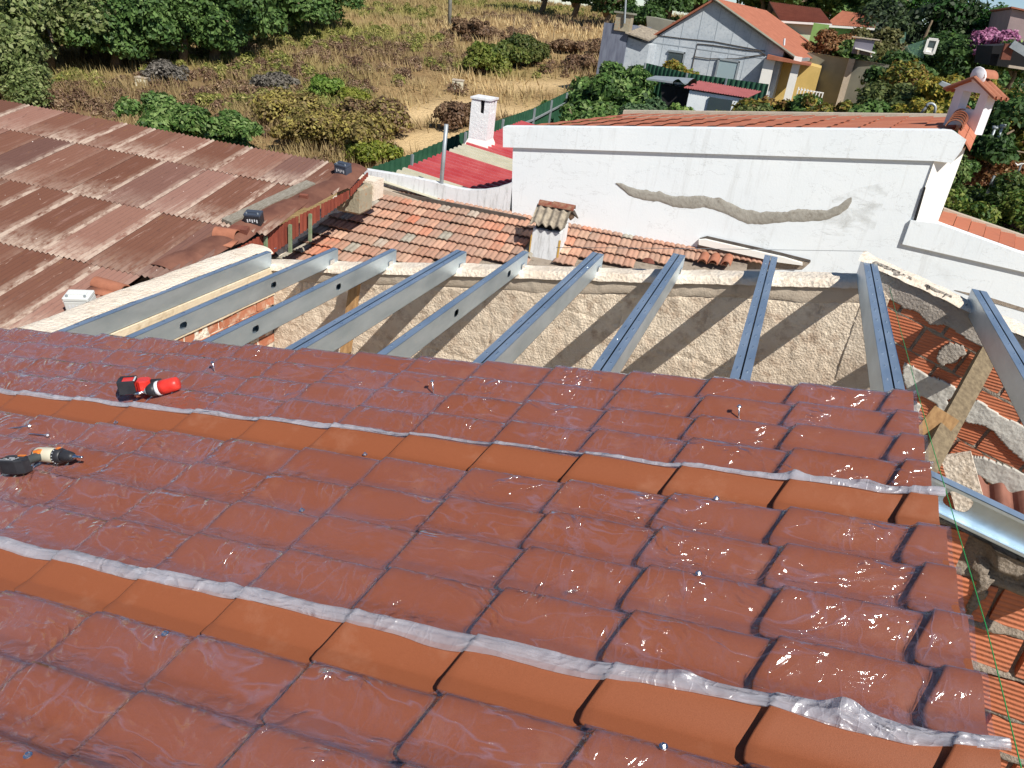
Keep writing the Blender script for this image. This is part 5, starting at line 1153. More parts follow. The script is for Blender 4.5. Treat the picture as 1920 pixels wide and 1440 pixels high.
# ================================================================== FAR BUILDINGS
# grey gabled house
YH = 42.
def hY(x, y, Y_=YH): return atY(x, y, Y_)
root = empty('grey_gabled_house', hY(1340, 200), 'large grey rendered house with a blank gable and orange roof', 'house')
gl, gp, gr = hY(1213, 80), hY(1338, 2), hY(1478, 98)
zg = -6.; dpt = np.array([1.5, 14, 0])
m = MB(); m.prism([np.array([gl[0] + .0, YH, zg]), np.array([gr[0] - .2, YH, zg]), gr - np.array([.2, 0, 0]), gp, gl], dpt); m.build('walls', GREYWALL, root)
LT = simple('panel_lines', srgb(164, 172, 178), None, .9)
m = MB()
for q in (.12, .24, .36, .48, .60, .72, .84): 
    x_ = gl[0] + (gr[0] - gl[0]) * q; zt_ = np.interp(x_, [gl[0], gp[0], gr[0]], [gl[2], gp[2], gr[2]]); m.box((x_, YH - .006, (zt_ + zg) / 2), .03, .012, zt_ - zg)
m.box(((gl[0] + gr[0]) / 2, YH - .008, gr[2] - .4), gr[0] - gl[0] - .3, .014, .05); m.build('panel_joints', LT, root)
# door and window
a, b = hY(1350, 112), hY(1378, 114); m = MB(); dh = 2.2; m.box((a[0] + .45, YH - .05, a[2] - dh / 2), .9, .08, dh); dr_ = m.build('door', simple('pale_door', srgb(150, 168, 172), None, .5), root)
m = MB(); 
for xx in (a[0] - .04, a[0] + .94): m.box((xx, YH - .07, a[2] - dh / 2), .09, .12, dh + .1)
m.box((a[0] + .45, YH - .07, a[2] + .04), 1.05, .12, .09); m.build('frame', GREYM, dr_)
a = hY(1262, 97); m = MB(); m.box((a[0] + .2, YH - .04, a[2] - .55), .75, .06, 1.1); wd_ = m.build('window', GLASS, root); m = MB(); m.box((a[0] + .60, YH - .06, a[2] - .55), .08, .1, 1.2); m.box((a[0] + .2, YH - .06, a[2] + .03), .85, .1, .08); m.build('frame', GREYM, wd_)
# roof slopes
rt = MB(); e1 = gp + np.array([-.0, -.25, .1]); e2 = gr + np.array([.55, -.25, -.25]); 
nn_ = 40; q = np.linspace(0, 1, nn_ * 4 + 1); vv_ = [e1 + dpt * 1.02 * x + ZZ * .05 * abs(math.sin(x * nn_ * math.pi)) for x in q]; vw = [e2 + dpt * 1.02 * x + ZZ * .05 * abs(math.sin(x * nn_ * math.pi)) for x in q]
rt.grid(np.array([vv_, vw])); rt.build('roof', FARROOF, root, False, fixn=False)
m = MB(); e0 = gl + np.array([-.4, -.2, -.1]); m.prism([e0, e1, e1 - ZZ * .1, e0 - ZZ * .1], dpt * 1.02); m.build('roof', FARROOF, root)
m = MB(); m.beam(e2 + ZZ * -.02, e2 + dpt * .25, .16, .14); m.build('gutter', GREYM, root)
m = MB(); m.tube([e1, e2], .07, 6); m.build('verge', CONCW, root)
m = MB(); m.tube([hY(1470, 85, 41.8), hY(1471, 72, 41.8)], .05, 6); m.build('vent_pipe', WPRINT, root)
# porch, yellow wall, white posts
m = MB(); pa = hY(1462, 108, 42.6); m.prism([np.array([pa[0], 42.6, zg]), np.array([pa[0] + 2., 42.6, zg]), np.array([pa[0] + 2., 42.6, pa[2] - .2]), pa], np.array([0, 5, 0])); m.build('yellow_wall', YELLOW, root)
for (x, y, w_) in ((1442, 120, .5), (1495, 115, .35)):
    p_ = hY(x, y, 41.6); m = MB(); m.box((p_[0], 41.6, p_[2] - 1.2), w_, .3, 2.8); m.build('porch_post', BRIGHTW, root)
m = MB(); pr = hY(1440, 100, 41.2); m.hexa([pr + np.array(k) for k in ((0, 0, -.25), (2.0, 0, -.28), (2.0, 3, -.28), (0, 3, -.12), (0, 0, -.05), (2.0, 0, -.2), (2.0, 3, -.2), (0, 3, -.05))]); m.build('porch_roof', FARROOF, root)
# wall cables
def cabl(pts, Y_, r=.02): return [hY(x, y, Y_) for x, y in pts]
m = MB(); m.tube(cabl([(1215, 64), (1280, 72), (1340, 78), (1435, 96)], YH - .03), .018, 5); m.tube(cabl([(1297, 130), (1302, 106), (1308, 82), (1330, 84), (1360, 88), (1400, 94), (1425, 96), (1436, 104)], YH - .03), .022, 5); m.tube(cabl([(1300, 106), (1330, 110), (1380, 110), (1432, 102)], YH - .05), .022, 5); m.build('cables', DKGREY, root)
# annex at left of it
root = empty('dark_annex', hY(1165, 110, 40.5), 'low dark-grey annex with a square cement chimney left of the grey house', 'annex')
al, am, ar = hY(1133, 42, 40.5), hY(1180, 48, 40.5), hY(1212, 66, 40.5)
m = MB(); m.prism([np.array([al[0], 40.5, zg]), np.array([am[0], 40.5, zg]), am, al], (.3, 4, 0)); m.build('walls', DKWALL, root)
m = MB(); m.prism([np.array([am[0], 40.6, zg]), np.array([ar[0] + .2, 40.6, zg]), ar + np.array([.2, .1, -.4]), am + np.array([0, .1, -.5])], (.3, 4, 0)); m.build('side_wall', GREYWALL, root)
m = MB(); m.prism([am + np.array([-.1, -.2, -.35]), ar + np.array([.2, -.2, -.25]), ar + np.array([.3, 2.5, .1]), am + np.array([0, 2.5, 0])], (0, 0, .07)); m.build('roof', LICHENC, root)
m = MB(); cq = hY(1171, 36, 40.7); m.box(cq - ZZ * .15, .75, .6, .75); ch_ = m.build('chimney', CBLOCK, root); m = MB(); m.box(cq + ZZ * .27, .95, .8, .08); m.build('cap', CONCW, ch_)
m = MB(); p_ = hY(1171, 44, 40.3); m.tube([p_, hY(1175, -30, 40.3)], .05, 6); m.build('mast', GREYM, root)
m = MB(); m.prism([hY(1212, 30, 46), hY(1262, 40, 46), hY(1250, 56, 46), hY(1214, 66, 46)], (0, 3, 0)); m.build('rear_shed', CONCW, root)
# small outbuilding with red ribbed roof
root = empty('red_roof_outbuilding', hY(1330, 210, 30), 'small white outbuilding with a faded red ribbed roof among the shrubs', 'shed')
Y3 = 29.; c = [atY(1282, 165, Y3 + 0), atY(1312, 152, Y3 + 2.2), atY(1430, 172, Y3 + 2.2), atY(1404, 184, Y3)]
k = 26; q = np.linspace(0, 1, k * 4 + 1); P = np.stack([[c[0] + (c[3] - c[0]) * x + ZZ * (.03 if int(x * k * 4) % 4 < 1 else 0) for x in q], [c[1] + (c[2] - c[1]) * x + ZZ * (.03 if int(x * k * 4) % 4 < 1 else 0) for x in q]]); m = MB(); m.grid(P); m.build('roof', simple('faded_red_sheet', srgb(160, 92, 90), srgb(146, 82, 80), .6, 3), root, False, fixn=False)
m = MB(); m.prism([c[0] - ZZ * .05 + [0.2, .1, 0], c[3] - ZZ * .05 + [-.1, .1, 0], c[3] + [-.1, .1, -2.6], c[0] + [.2, .1, -2.6]], (0, 2, 0)); m.build('walls', WHITE, root)
p_ = atY(1328, 190, Y3); m = MB(); m.box(p_ + [.4, .05, -.6], .8, .05, 1.5); m.build('door', GLASS, root)
root = empty('dark_lean_to', atY(1270, 185, 29.5), 'dark open lean-to shaded by crumpled green sheeting beside the outbuilding', 'shed')
m = MB(); m.prism([atY(1240, 158, 29.8), atY(1292, 166, 29.8), atY(1292, 205, 29.8), atY(1240, 205, 29.8)], (0, 1.5, 0)); m.build('interior_shade', DARK, root)  # solid black block stands in for the shade under the lean-to roof
m = MB(); m.prism([atY(1212, 150, 29.6), atY(1290, 160, 29.6), atY(1300, 150, 30.8), atY(1228, 145, 30.8)], (0, 0, .06)); m.build('roof', GREYM, root)
n_ = 14; P = np.array([[atY(1262 + 44 * i / 13, 157 - 5 * math.sin(i * .7) + 9 * (k / 4 - .5), 29.4 + k * .12) for k in range(5)] for i in range(n_)]); P[..., 2] += .08 * fbm(P[..., 0] * 5, P[..., 1] * 5, 0, 3, 7); m = MB(); m.grid(P); m.build('green_sheeting', GREENF, root, True, fixn=False)
# grey garden wall
m = MB(); a, b, c_ = atY(1515, 98, 47), atY(1598, 110, 46), atY(1668, 122, 45.5); m.prism([a, b, c_, c_ - ZZ * 3.4, b - ZZ * 3.4, a - ZZ * 3.4][::-1], (0, .25, 0)); root = m.build('garden_wall', CONCW); tag(root, 'long plain grey cement garden wall right of the yellow porch', 'wall')
m = MB(); p_ = atY(1598, 110, 45.95); m.box(p_ - ZZ * 1.6 + [0, -.05, 0], .3, .25, 3.2); m.build('pier', CONC, root)
m = MB(); fa_ = atY(1498, 163, 41.0)
for k in range(9): m.box(fa_ + np.array([.0 + .14 * k, -.0, -.35 - .012 * k]), .05, .04, .7)
m.box(fa_ + np.array([.55, .02, -.1]), 1.2, .03, .05); tag(m.build('white_picket_fence', BRIGHTW), 'short white picket fence below the yellow porch', 'fence')
# two green houses
def small_house(lab, x0, x1, ye, xr0, xr1, yr, Y_, wall, name='green_house'):
    root = empty(name, atY((x0 + x1) / 2, ye + 40, Y_), lab, 'house', 'houses with orange roofs'); a, b = atY(x0, ye[0] if hasattr(ye, '__len__') else ye, Y_), atY(x1, ye[1] if hasattr(ye, '__len__') else ye, Y_)
    return root, a, b
for lab, e0, e1, r0_, r1_, Y_, wl in [('far orange-roofed house with pale walls behind the grey house', (1462, 40), (1560, 46), (1442, 5), (1538, 18), 56., PALEGREEN), ('far orange-roofed house with a grass-green wall', (1545, 48), (1640, 54), (1578, 22), (1650, 33), 58., LGREEN)]:
    a, b = atY(*e0, Y_), atY(*e1, Y_); c_, d_ = atY(*r0_, Y_ + 4), atY(*r1_, Y_ + 4)
    root = empty('orange_roofed_house', a - ZZ * 3, lab, 'house', 'houses with orange roofs')
    k = 30; q = np.linspace(0, 1, k * 4 + 1); wv_ = [ZZ * .09 * abs(math.sin(x * k * math.pi)) for x in q]; m = MB(); m.grid(np.stack([[a + (b - a) * x + w for x, w in zip(q, wv_)], [c_ + (d_ - c_) * x + w for x, w in zip(q, wv_)]])); m.build('roof', FARROOF, root, False, fixn=False)
    m = MB(); m.prism([a + [.3, .3, -.05], b + [-.3, .3, -.05], b + [-.3, .3, -4], a + [.3, .3, -4]], (0, 7, 0)); m.build('walls', wl, root)
    m = MB(); m.beam(a - ZZ * .02, b - ZZ * .02, .1, .12); m.build('eave', BRIGHTW, root)
    if wl is LGREEN:
        w0 = a + [1.0, .22, -1.5]
    else: w0 = a + [2.9, .22, -1.4]
    m = MB(); m.box(w0, .9, .08, 1.3); wnd = m.build('window', GLASS, root); m = MB()
    for dx in (-.5, -.17, .17, .5): m.box(w0 + [dx, -.06, 0], .07, .06, 1.4)
    for dz_ in (-.7, .7): m.box(w0 + [0, -.06, dz_], 1.06, .06, .08)
    m.build('frame', GREYM, wnd)
m = MB(); p_ = atY(1536, 62, 54); m.box(p_ - ZZ * 1.0, .9, .5, 3); tag(m.build('green_wall', LGREEN), 'narrow bright green wall between two far houses', 'wall')
# mauve gable at the far right, open dark barn below it
root = empty('mauve_gable_house', atY(1900, 60, 52), 'mauve-grey gabled building at the top right edge', 'house'); m = MB(); m.prism([atY(1898, 17, 52), atY(1960, 30, 52), atY(1960, 80, 52), atY(1882, 80, 52)], (0, 6, 0)); m.build('walls', simple('mauve_wall', srgb(168, 148, 146), srgb(150, 132, 132), .9, 1.), root)
m = MB(); m.prism([atY(1896, 15, 51.8), atY(1962, 29, 51.8), atY(1962, 26, 51.8), atY(1897, 12, 51.8)], (0, 6.4, 0)); m.build('roof', FARROOF, root)
root = empty('open_barn', atY(1905, 110, 40), 'dark open barn with a brown post at the right edge', 'barn'); m = MB(); m.prism([atY(1862, 86, 40), atY(1960, 80, 40), atY(1960, 135, 40), atY(1855, 122, 40)], (0, 4, 0)); m.build('interior_shade', DARK, root)  # barn is a solid block, its inside shade painted black
m = MB(); m.beam(atY(1893, 82, 39.6), atY(1884, 112, 39.6), .35, .3, np.array([0, 1., 0])); m.build('post', BROWNT, root); m = MB(); m.beam(atY(1897, 82, 39.4), atY(1940, 108, 39.4), .12, .3); m.build('roof_edge', GREYM, root); m = MB(); m.beam(atY(1890, 124, 39.4), atY(1930, 130, 39.4), .3, .1); m.build('sill', CONC, root)
# glazed cabin, white bench, chair frame, sheet, poles
root = empty('greenhouse_door', atY(1745, 100, 42), 'white framed glazed door of a garden greenhouse', 'greenhouse'); P4 = [atY(1741, 73, 42), atY(1759, 75, 42), atY(1750, 101, 42), atY(1733, 98, 42)]
m = MB(); 
for i in range(4): m.beam(P4[i], P4[(i + 1) % 4], .1, .1, np.array([0, 1., 0.1]))
m.build('frame', BRIGHTW, root); m = MB(); m.prism([P4[0], P4[1], (P4[1] + P4[2] * 1.6) / 2.6, (P4[0] + P4[3] * 1.6) / 2.6], (0, .03, 0)); m.build('pane', GLASS, root); m = MB(); m.prism([(P4[0] + P4[3] * 1.6) / 2.6, (P4[1] + P4[2] * 1.6) / 2.6, P4[2], P4[3]], (0, .05, 0)); m.build('panel', BRIGHTW, root)
t = NT('green_netting'); trn = t.n('ShaderNodeBsdfTransparent'); b_ = t.bsdf(srgb(110, 150, 128), .6); mxs = t.n('ShaderNodeMixShader'); mxs.inputs[0].default_value = .3; t.set(mxs.inputs[1], trn.outputs[0]); t.set(mxs.inputs[2], b_); NET = t.done(mxs.outputs[0])
m = MB(); m.prism([atY(1700, 88, 42.1), atY(1740, 75, 42.1), atY(1731, 110, 42.1), atY(1705, 98, 42.1)], (0, 1.5, 0)); m.build('netting', NET, root)
m = MB(); m.prism([atY(1687, 74, 43), atY(1698, 66, 43), atY(1696, 80, 43), atY(1688, 82, 43)], (0, .05, 0)); m.beam(atY(1698, 60, 43), atY(1696, 74, 43), .07, .07, np.array([0, 1., 0])); m.build('side_net', NET, root)
root = empty('garden_table', atY(1620, 95, 48), 'white plastic garden table and chair above the grey wall', 'table'); m = MB(); m.beam(atY(1603, 90, 45.4), atY(1640, 99, 45.4), .7, .06); m.build('tabletop', BRIGHTW, root); m = MB()
for x, y in ((1610, 97), (1634, 102)): m = MB(); m.tube([atY(x, y - 4, 45.4), atY(x - 1, y + 5, 45.4)], .05, 6); m.build('leg', BRIGHTW, root)
m = MB(); p_ = atY(1618, 88, 45.8); m.box(p_, .9, .5, .7); m.build('box', simple('mauve_grey', srgb(110, 108, 120), None, .8), root); m = MB(); m.box(p_ + ZZ * .4, 1.3, .7, .05); m.build('lid', CONC, root)
m = MB(); ring = [atY(1745 + 9 * math.cos(a), 203 - 9 * math.sin(a) * 1.0, 21.5) for a in np.linspace(0.1, 3.0, 12)]; m.tube([atY(1726, 213, 21.5)] + ring[::-1] + [atY(1752, 213, 21.5)], .035, 6); tag(m.build('bent_pipe', GREYM, None, True), 'grey bent pipe hoop behind the orange roof near the turned chimney', 'pipe')
m = MB(); p_ = atY(1770, 160, 24); m.prism([atY(1760, 158, 24), atY(1766, 153, 24), atY(1784, 160, 24), atY(1774, 166, 24)], (0, .04, .02)); tag(m.build('metal_sheet', GREYM), 'grey metal sheet stuck in the bushes left of the turned chimney', 'sheet')
for i, (a_, b_) in enumerate((((1866, 240), (1848, 288)), ((1880, 237), (1862, 280)))):
    m = MB(); m.tube([atY(*b_, 28), atY(*a_, 28)], .04, 8); m.tube([atY(*a_, 28) - [.08, 0, 0], atY(*a_, 28) + [.08, 0, .02]], .06, 8); tag(m.build('vine_post', GREYM, None, True), ['left', 'right'][i] + ' one of two slim white posts in the dry garden at right', 'post', 'white garden posts')
root = empty('lamp_pole', atY(1893, 360, 24.5), 'thin grey pole with a white winged top near the green side fence', 'pole'); m = MB(); m.tube([atY(1891, 366, 24.5), atY(1916, 306, 24.5)], .025, 6); m.build('pole', GREYM, root); m = MB(); q0 = atY(1912, 309, 24.5); m.tube([q0 + [-.12, 0, .03], q0 + [-.05, 0, -.02], q0 + [.02, 0, .03], q0 + [.1, 0, .05]], [.01, .03, .025, .008], 6); m.build('bird_shape', BRIGHTW, root)
# utility pole, small white boxes, loose field posts
m = MB(); p_ = ground_hit(843, 52); d_ = atY(846, -60, p_[1]); m.tube([p_ - ZZ * .3, d_], [.17, .13], 8); tag(m.build('utility_pole', simple('pole_concrete', srgb(140, 138, 128), srgb(112, 112, 104), .9, 2), None, True), 'grey utility pole standing in the dry field', 'pole')
for (x, y, s_, lab) in ((858, 168, .55, 'white box lying in the dry grass of the field'), (268, 163, .5, 'small cream beehive box below the oak trees')):
    p_ = ground_hit(x, y); m = MB(); m.box(p_ + ZZ * s_ * .4, s_, s_ * .8, s_ * .8, (nrm(np.array([.95, .3, 0])), nrm(np.array([-.3, .95, 0])), ZZ)); o = m.build('white_box' if x > 500 else 'beehive', CREAMP); tag(o, lab, 'box'); m = MB(); m.box(p_ + ZZ * (s_ * .84), s_ * 1.1, s_ * .9, .05, (nrm(np.array([.95, .3, 0])), nrm(np.array([-.3, .95, 0])), ZZ)); m.build('lid', CONC, o)
for x, y, h_, wh in ((961, 70, 1.3, 'in the straw just right of the dark scrub'), (1037, 74, 1.2, 'nearest the fenced yards, above the green brambles'), (938, 35, 1.2, 'highest up in the field'), (60, 160, 1.2, 'beneath the oaks at the left')):
    p_ = ground_hit(x, y); m = MB(); m.tube([p_ - ZZ * .1, p_ + ZZ * h_], .03, 5); tag(m.build('field_post', BARK), 'thin wooden stake ' + wh, 'post', 'thin stakes in the field')

# ================================================================== VEGETATION
GREENB = L3((56, 84, 38), (78, 110, 50), (104, 134, 68), (136, 158, 94)); DG = L3((44, 70, 34), (64, 94, 44), (90, 118, 62)); OL = L3((70, 84, 44), (96, 108, 58), (124, 130, 78)); YL = L3((96, 112, 44), (136, 134, 52), (176, 154, 66)); BR = L3((108, 84, 66), (134, 106, 82), (152, 128, 98)); RB = L3((120, 74, 44), (140, 96, 58), (150, 118, 80))
MIXY = L3((70, 84, 34), (106, 112, 44), (150, 136, 56), (130, 96, 56)); MAG = L3((140, 74, 110), (176, 110, 150), (196, 140, 170)); PRP = L3((56, 36, 44), (84, 60, 64), (110, 90, 90))
og = 'oaks of the grove at the top left'
k = 0
for (x, y, r, h, key, lab) in [(35, 130, 3.4, 5.6, 'a', 'olive-green oak at the left edge of the grove'), (-60, 150, 3.6, 5.8, 'b', 'olive-green oak just outside the left edge'), (90, 140, 3.2, 5.8, 'a', 'olive-green oak with a pale trunk showing near the left edge'), (160, 110, 3.4, 6.2, 'b', 'broad olive-green oak, third from the left'),
                          (215, 130, 2.6, 5., 'c', 'darker oak above the small cream beehive'), (275, 105, 3.2, 6., 'c', 'dark oak in the middle of the grove with shade below'), (340, 122, 2.6, 5.2, 'c', 'low rounded dark oak over the shaded gap'), (400, 118, 3.2, 6.0, 'c', 'big rounded dark oak leaning over the grass'),
                          (455, 95, 3., 5.8, 'c', 'rounded dark oak beside the green slope'), (530, 72, 3.2, 6.2, 'c', 'rounded dark oak at the right end of the grove'), (585, 55, 2.8, 5.6, 'c', 'rightmost small dark oak of the grove by the slope'), (0, 60, 4, 7, 'a', 'tall olive-green oak behind the left edge'), (120, 60, 4, 7.5, 'b', 'tall oak behind the third oak'), (240, 50, 4, 7.5, 'a', 'tall oak at the back above the beehive'),
                          (350, 50, 4, 7.5, 'c', 'tall dark oak at the back in the middle'), (460, 30, 4, 7.5, 'c', 'tall dark oak at the back near the right end'), (-40, 205, 2.6, 4.5, 'a', 'low oak scrub where the roof meets the left edge'), (15, 215, 1.8, 2.8, 'a', 'small oak shrub hugging the top of the corrugated roof')]:
    base = ground_hit(x, y) if y > 0 else gbase(x, 10); R_ = {'a': 3.4, 'b': 3.6, 'c': 3.}[key]; cols = OAK if key in 'ab' else OAK2; sc = r / R_ * 1.12
    tree('oak_tree', lab, base, 'oak' + key + str(k % 2), R_, {'a': 5.6, 'b': 6., 'c': 5.4}[key], 16000, .12, cols, 200 + ord(key) + k % 2, sc, og, ncl=26, asp=.6, low=.3); k += 1
# treeline along the top
for (x, Y_, r, h, cols, lab, dx) in [(560, 95, 5, 8, OAK2, 'dark tree at the top edge beyond the utility pole', 0), (650, 110, 5, 8, OAK2, 'dark tree at the top edge left of the utility pole', 0), (1010, 90, 4, 4.4, OAK2, 'dark bush at the top edge above the straw field', 0), (1070, 85, 4, 5, DG, 'dark green tree at the top edge above the straw field', 0), (1130, 75, 3, 5, OAK, 'grey-green tree at the top edge near the annex', 0),
                             (1215, 58, 2.6, 5.4, OL, 'grey-green tree behind the annex chimney', 0), (1240, 80, 5, 7.5, OAK2, 'dark tree left of the grey gable peak', 0), (1290, 85, 5, 8, OAK2, 'dark tree just left of the gable peak', 0), (1430, 78, 5, 8, OAK2, 'dark tree behind the orange roof ridge', 0), (1500, 84, 5, 8.5, OAK2, 'dark tree behind the far pale house', 0), (1580, 84, 5, 7.5, OAK2, 'dark tree behind the green-walled house', 0), (1630, 80, 4, 6.0, OAK2, 'low dark tree right of the green-walled house roof', 0)]:
    b_ = atY(x, 60, Y_); b_[2] = gz(b_[0], Y_); tree('tree', lab, b_, 'tl' + str(cols is OAK2), 4, 7, 9000, .2, cols, 300 + (cols is OAK2), r / 4, 'trees along the skyline', ncl=18)
def topt(name, lab, x, ytop, Y_, r, h, cols, key, leaf=.12, n=9000, cat='tree', grp=None, seed=5, ncl=16, low=.1, trunk=True, asp=.55):
    T = atY(x, ytop, Y_); b_ = T.copy(); b_[2] = T[2] - h; return tree(name, lab, b_, key, r, h, n, leaf, cols, seed, 1., grp, cat, ncl, trunk, asp=asp, low=low)
topt('pine_tree', 'large rounded dark green stone pine against the sky', 1840, -4, 62, 5.2, 7.5, L3((28, 58, 22), (44, 82, 30), (62, 104, 40)), 'pine', .16, 16000, seed=41, ncl=26, low=.05)
topt('tall_oak', 'tall dark oak with sky showing between its limbs', 1745, -8, 60, 4.6, 7.5, L3((40, 54, 38), (58, 76, 48), (80, 96, 60)), 'toak', .17, 8000, seed=42, ncl=20, low=0)
topt('tall_oak', 'dark spreading oak between the far roofs and the tall oak', 1700, 6, 62, 3.4, 6, L3((40, 54, 38), (58, 76, 48), (80, 96, 60)), 'toak2', .17, 7000, seed=43, ncl=16)
gg = 'garden trees and shrubs at the right'
for (lab, x, yt, Y_, r, h, cols, key, leaf, n) in [
    ('leafy bright green fruit tree left of the green garden fence', 1165, 95, 30, 1.9, 4.2, GREENB, 'g1', .11, 12000),
    ('bright green fruit tree with orange tips beside the annex', 1200, 84, 34, 1.5, 3.6, GREENB, 'g2', .10, 8000),
    ('grey-green shrub in front of the green garden fence', 1238, 160, 27, 1.1, 2.4, L3((64, 92, 60), (90, 118, 78), (118, 140, 100)), 'g3', .08, 7000),
    ('yellowing shrub against the grey house window', 1262, 96, 38, 1.5, 2.8, L3((84, 104, 44), (124, 128, 52), (170, 140, 60)), 'g4', .09, 6000),
    ('round light green shrub before the small outbuilding', 1288, 182, 26, .7, 1.4, L3((92, 124, 54), (122, 148, 70), (150, 168, 96)), 'g5', .07, 4000),
    ('low green bush at the left end of the orange roof', 1115, 172, 27, 1.6, 2.4, GREENB, 'g6', .09, 7000),
    ('olive shrub under the outbuilding roof edge', 1390, 178, 25, 1.5, 1.9, OL, 'g7', .07, 7000),
    ('olive shrub row in front of the yellow porch', 1455, 160, 26, 1.4, 2.4, MIXY, 'g8', .07, 6000),
    ('dark green citrus shrub below the picket fence', 1500, 172, 26, 1.4, 2.2, DG, 'g9', .08, 6000),
    ('big dense green shrub under the grey garden wall', 1618, 146, 26, 1.9, 2.8, L3((52, 82, 38), (74, 106, 48), (104, 132, 68)), 'g10', .08, 15000),
    ('yellow-flecked shrub left of the big green shrub', 1556, 158, 25.5, 1.0, 2.0, MIXY, 'g11', .07, 6000),
    ('twiggy olive tree right of the grey garden wall', 1715, 118, 31, 1.9, 3.4, OL, 'g12', .08, 10000),
    ('reddish-brown bush in front of the green-walled house', 1578, 38, 50, 1.7, 3.0, RB, 'g13', .1, 7000),
    ('bright green tree right of the reddish-brown bush', 1612, 60, 50, 1.6, 2.6, GREENB, 'g14', .11, 6000),
    ('mixed brown and green tree below the far roofs', 1668, 38, 54, 2.4, 4.0, L3((84, 78, 50), (96, 100, 56), (116, 112, 66)), 'g15', .12, 9000),
    ('dark tree behind the white garden table', 1645, 72, 50, 1.8, 2.6, L3((46, 62, 40), (66, 82, 48), (90, 100, 60)), 'g16', .11, 7000),
    ('yellow-green bush above the right end of the grey wall', 1690, 84, 47.5, 1.3, 2.0, MIXY, 'g17', .09, 6000),
    ('large green tree in the middle of the far garden', 1800, 50, 48, 3.2, 4.2, DG, 'g18', .12, 12000),
    ('olive tree left of the bougainvillea', 1755, 62, 50, 2.2, 2.6, GREENB, 'g19', .11, 7000),
    ('yellow autumn vine right of the turned chimney', 1850, 84, 36, 1.1, 3.6, YL, 'g20', .10, 6000),
    ('yellowing shrub left of the turned chimney', 1775, 128, 30, .8, 1.4, YL, 'g21', .08, 4000),
    ('yellow shrub just behind the orange roof right end', 1752, 165, 25, 1.0, 1.8, YL, 'g22', .07, 5000),
    ('green bush right of the turned chimney', 1862, 150, 29, 2.0, 3.2, DG, 'g23', .09, 9000),
    ('light green bush at the right edge beside the chimney hood', 1910, 130, 32, 2.0, 3.8, MIXY, 'g24', .10, 8000),
    ('pink-purple bougainvillea under the mauve gable', 1882, 48, 46, 1.6, 1.8, MAG, 'g25', .10, 7000),
    ('dense olive hedge against the white house corner', 1840, 272, 20, 1.5, 2.4, L3((50, 76, 34), (74, 100, 44), (112, 128, 70)), 'g26', .055, 12000),
    ('green hedge low beside the rear parapet', 1860, 340, 18.5, 1.2, 1.6, L3((54, 84, 34), (80, 110, 44), (130, 140, 66)), 'g27', .05, 9000),
    ('slim green shrub along the pillar of the white house', 1826, 245, 21, .7, 2.6, GREENB, 'g28', .06, 6000),
    ('dark purple-leaved shrub at the right edge', 1915, 385, 18.5, .9, 1.2, PRP, 'g29', .06, 5000),
    ('dark green bush behind the lamp pole', 1905, 265, 30, 1.6, 2.4, DG, 'g30', .09, 6000),
    ('dry brown bush around the two white posts', 1850, 262, 29, 1.3, 1.6, RB, 'g31', .07, 5000),
    ('tangled olive bush in the centre of the far garden', 1800, 108, 40, 2.6, 3.4, MIXY, 'g32', .10, 8000),
    ('dark bush by the greenhouse netting', 1720, 96, 44, 2.0, 3., DG, 'g33', .11, 7000),
    ('dark green shrub behind the big green shrub', 1740, 130, 34, 2.2, 3.4, OL, 'g34', .09, 8000),
    ('green tree at the right edge above the barn', 1925, 70, 44, 1.5, 2.0, GREENB, 'g35', .1, 4000)]:
    topt('garden_tree' if h > 3.3 else 'shrub', lab, x, yt, Y_, r, h, cols, key, leaf, n, 'tree' if h > 3.3 else 'shrub', gg, seed=500 + int(key[1:]), low=.18)
# hedge / ivy behind the corrugated roof, and field bushes
fg = 'bushes in the dry field'
for (lab, x, yt, Y_, r, h, cols, leaf, n) in [
    ('bright leafy hedge bush behind the corrugated roof, left part', 290, 158, 19., 1.35, 2.8, GREENB, .075, 9000), ('bright leafy hedge bush behind the corrugated roof, middle', 352, 162, 18., 1.35, 2.9, GREENB, .075, 9000),
    ('bright leafy hedge bush behind the corrugated roof, tallest right part', 422, 140, 17.8, .85, 3.2, GREENB, .07, 7000), ('low bright hedge bush reaching the right end of the roof edge', 440, 195, 17., .8, 2.0, GREENB, .07, 5000)]:
    topt('hedge_bush', lab, x, yt, Y_, r, h, cols, 'h' + lab[-9:], leaf, n, 'shrub', 'leafy hedge behind the corrugated roof', seed=len(lab), low=.2, trunk=False)
YG = L3((96, 110, 36), (128, 138, 50), (150, 150, 70)); BRB = L3((118, 112, 58), (132, 112, 74), (150, 134, 80), (172, 160, 84))
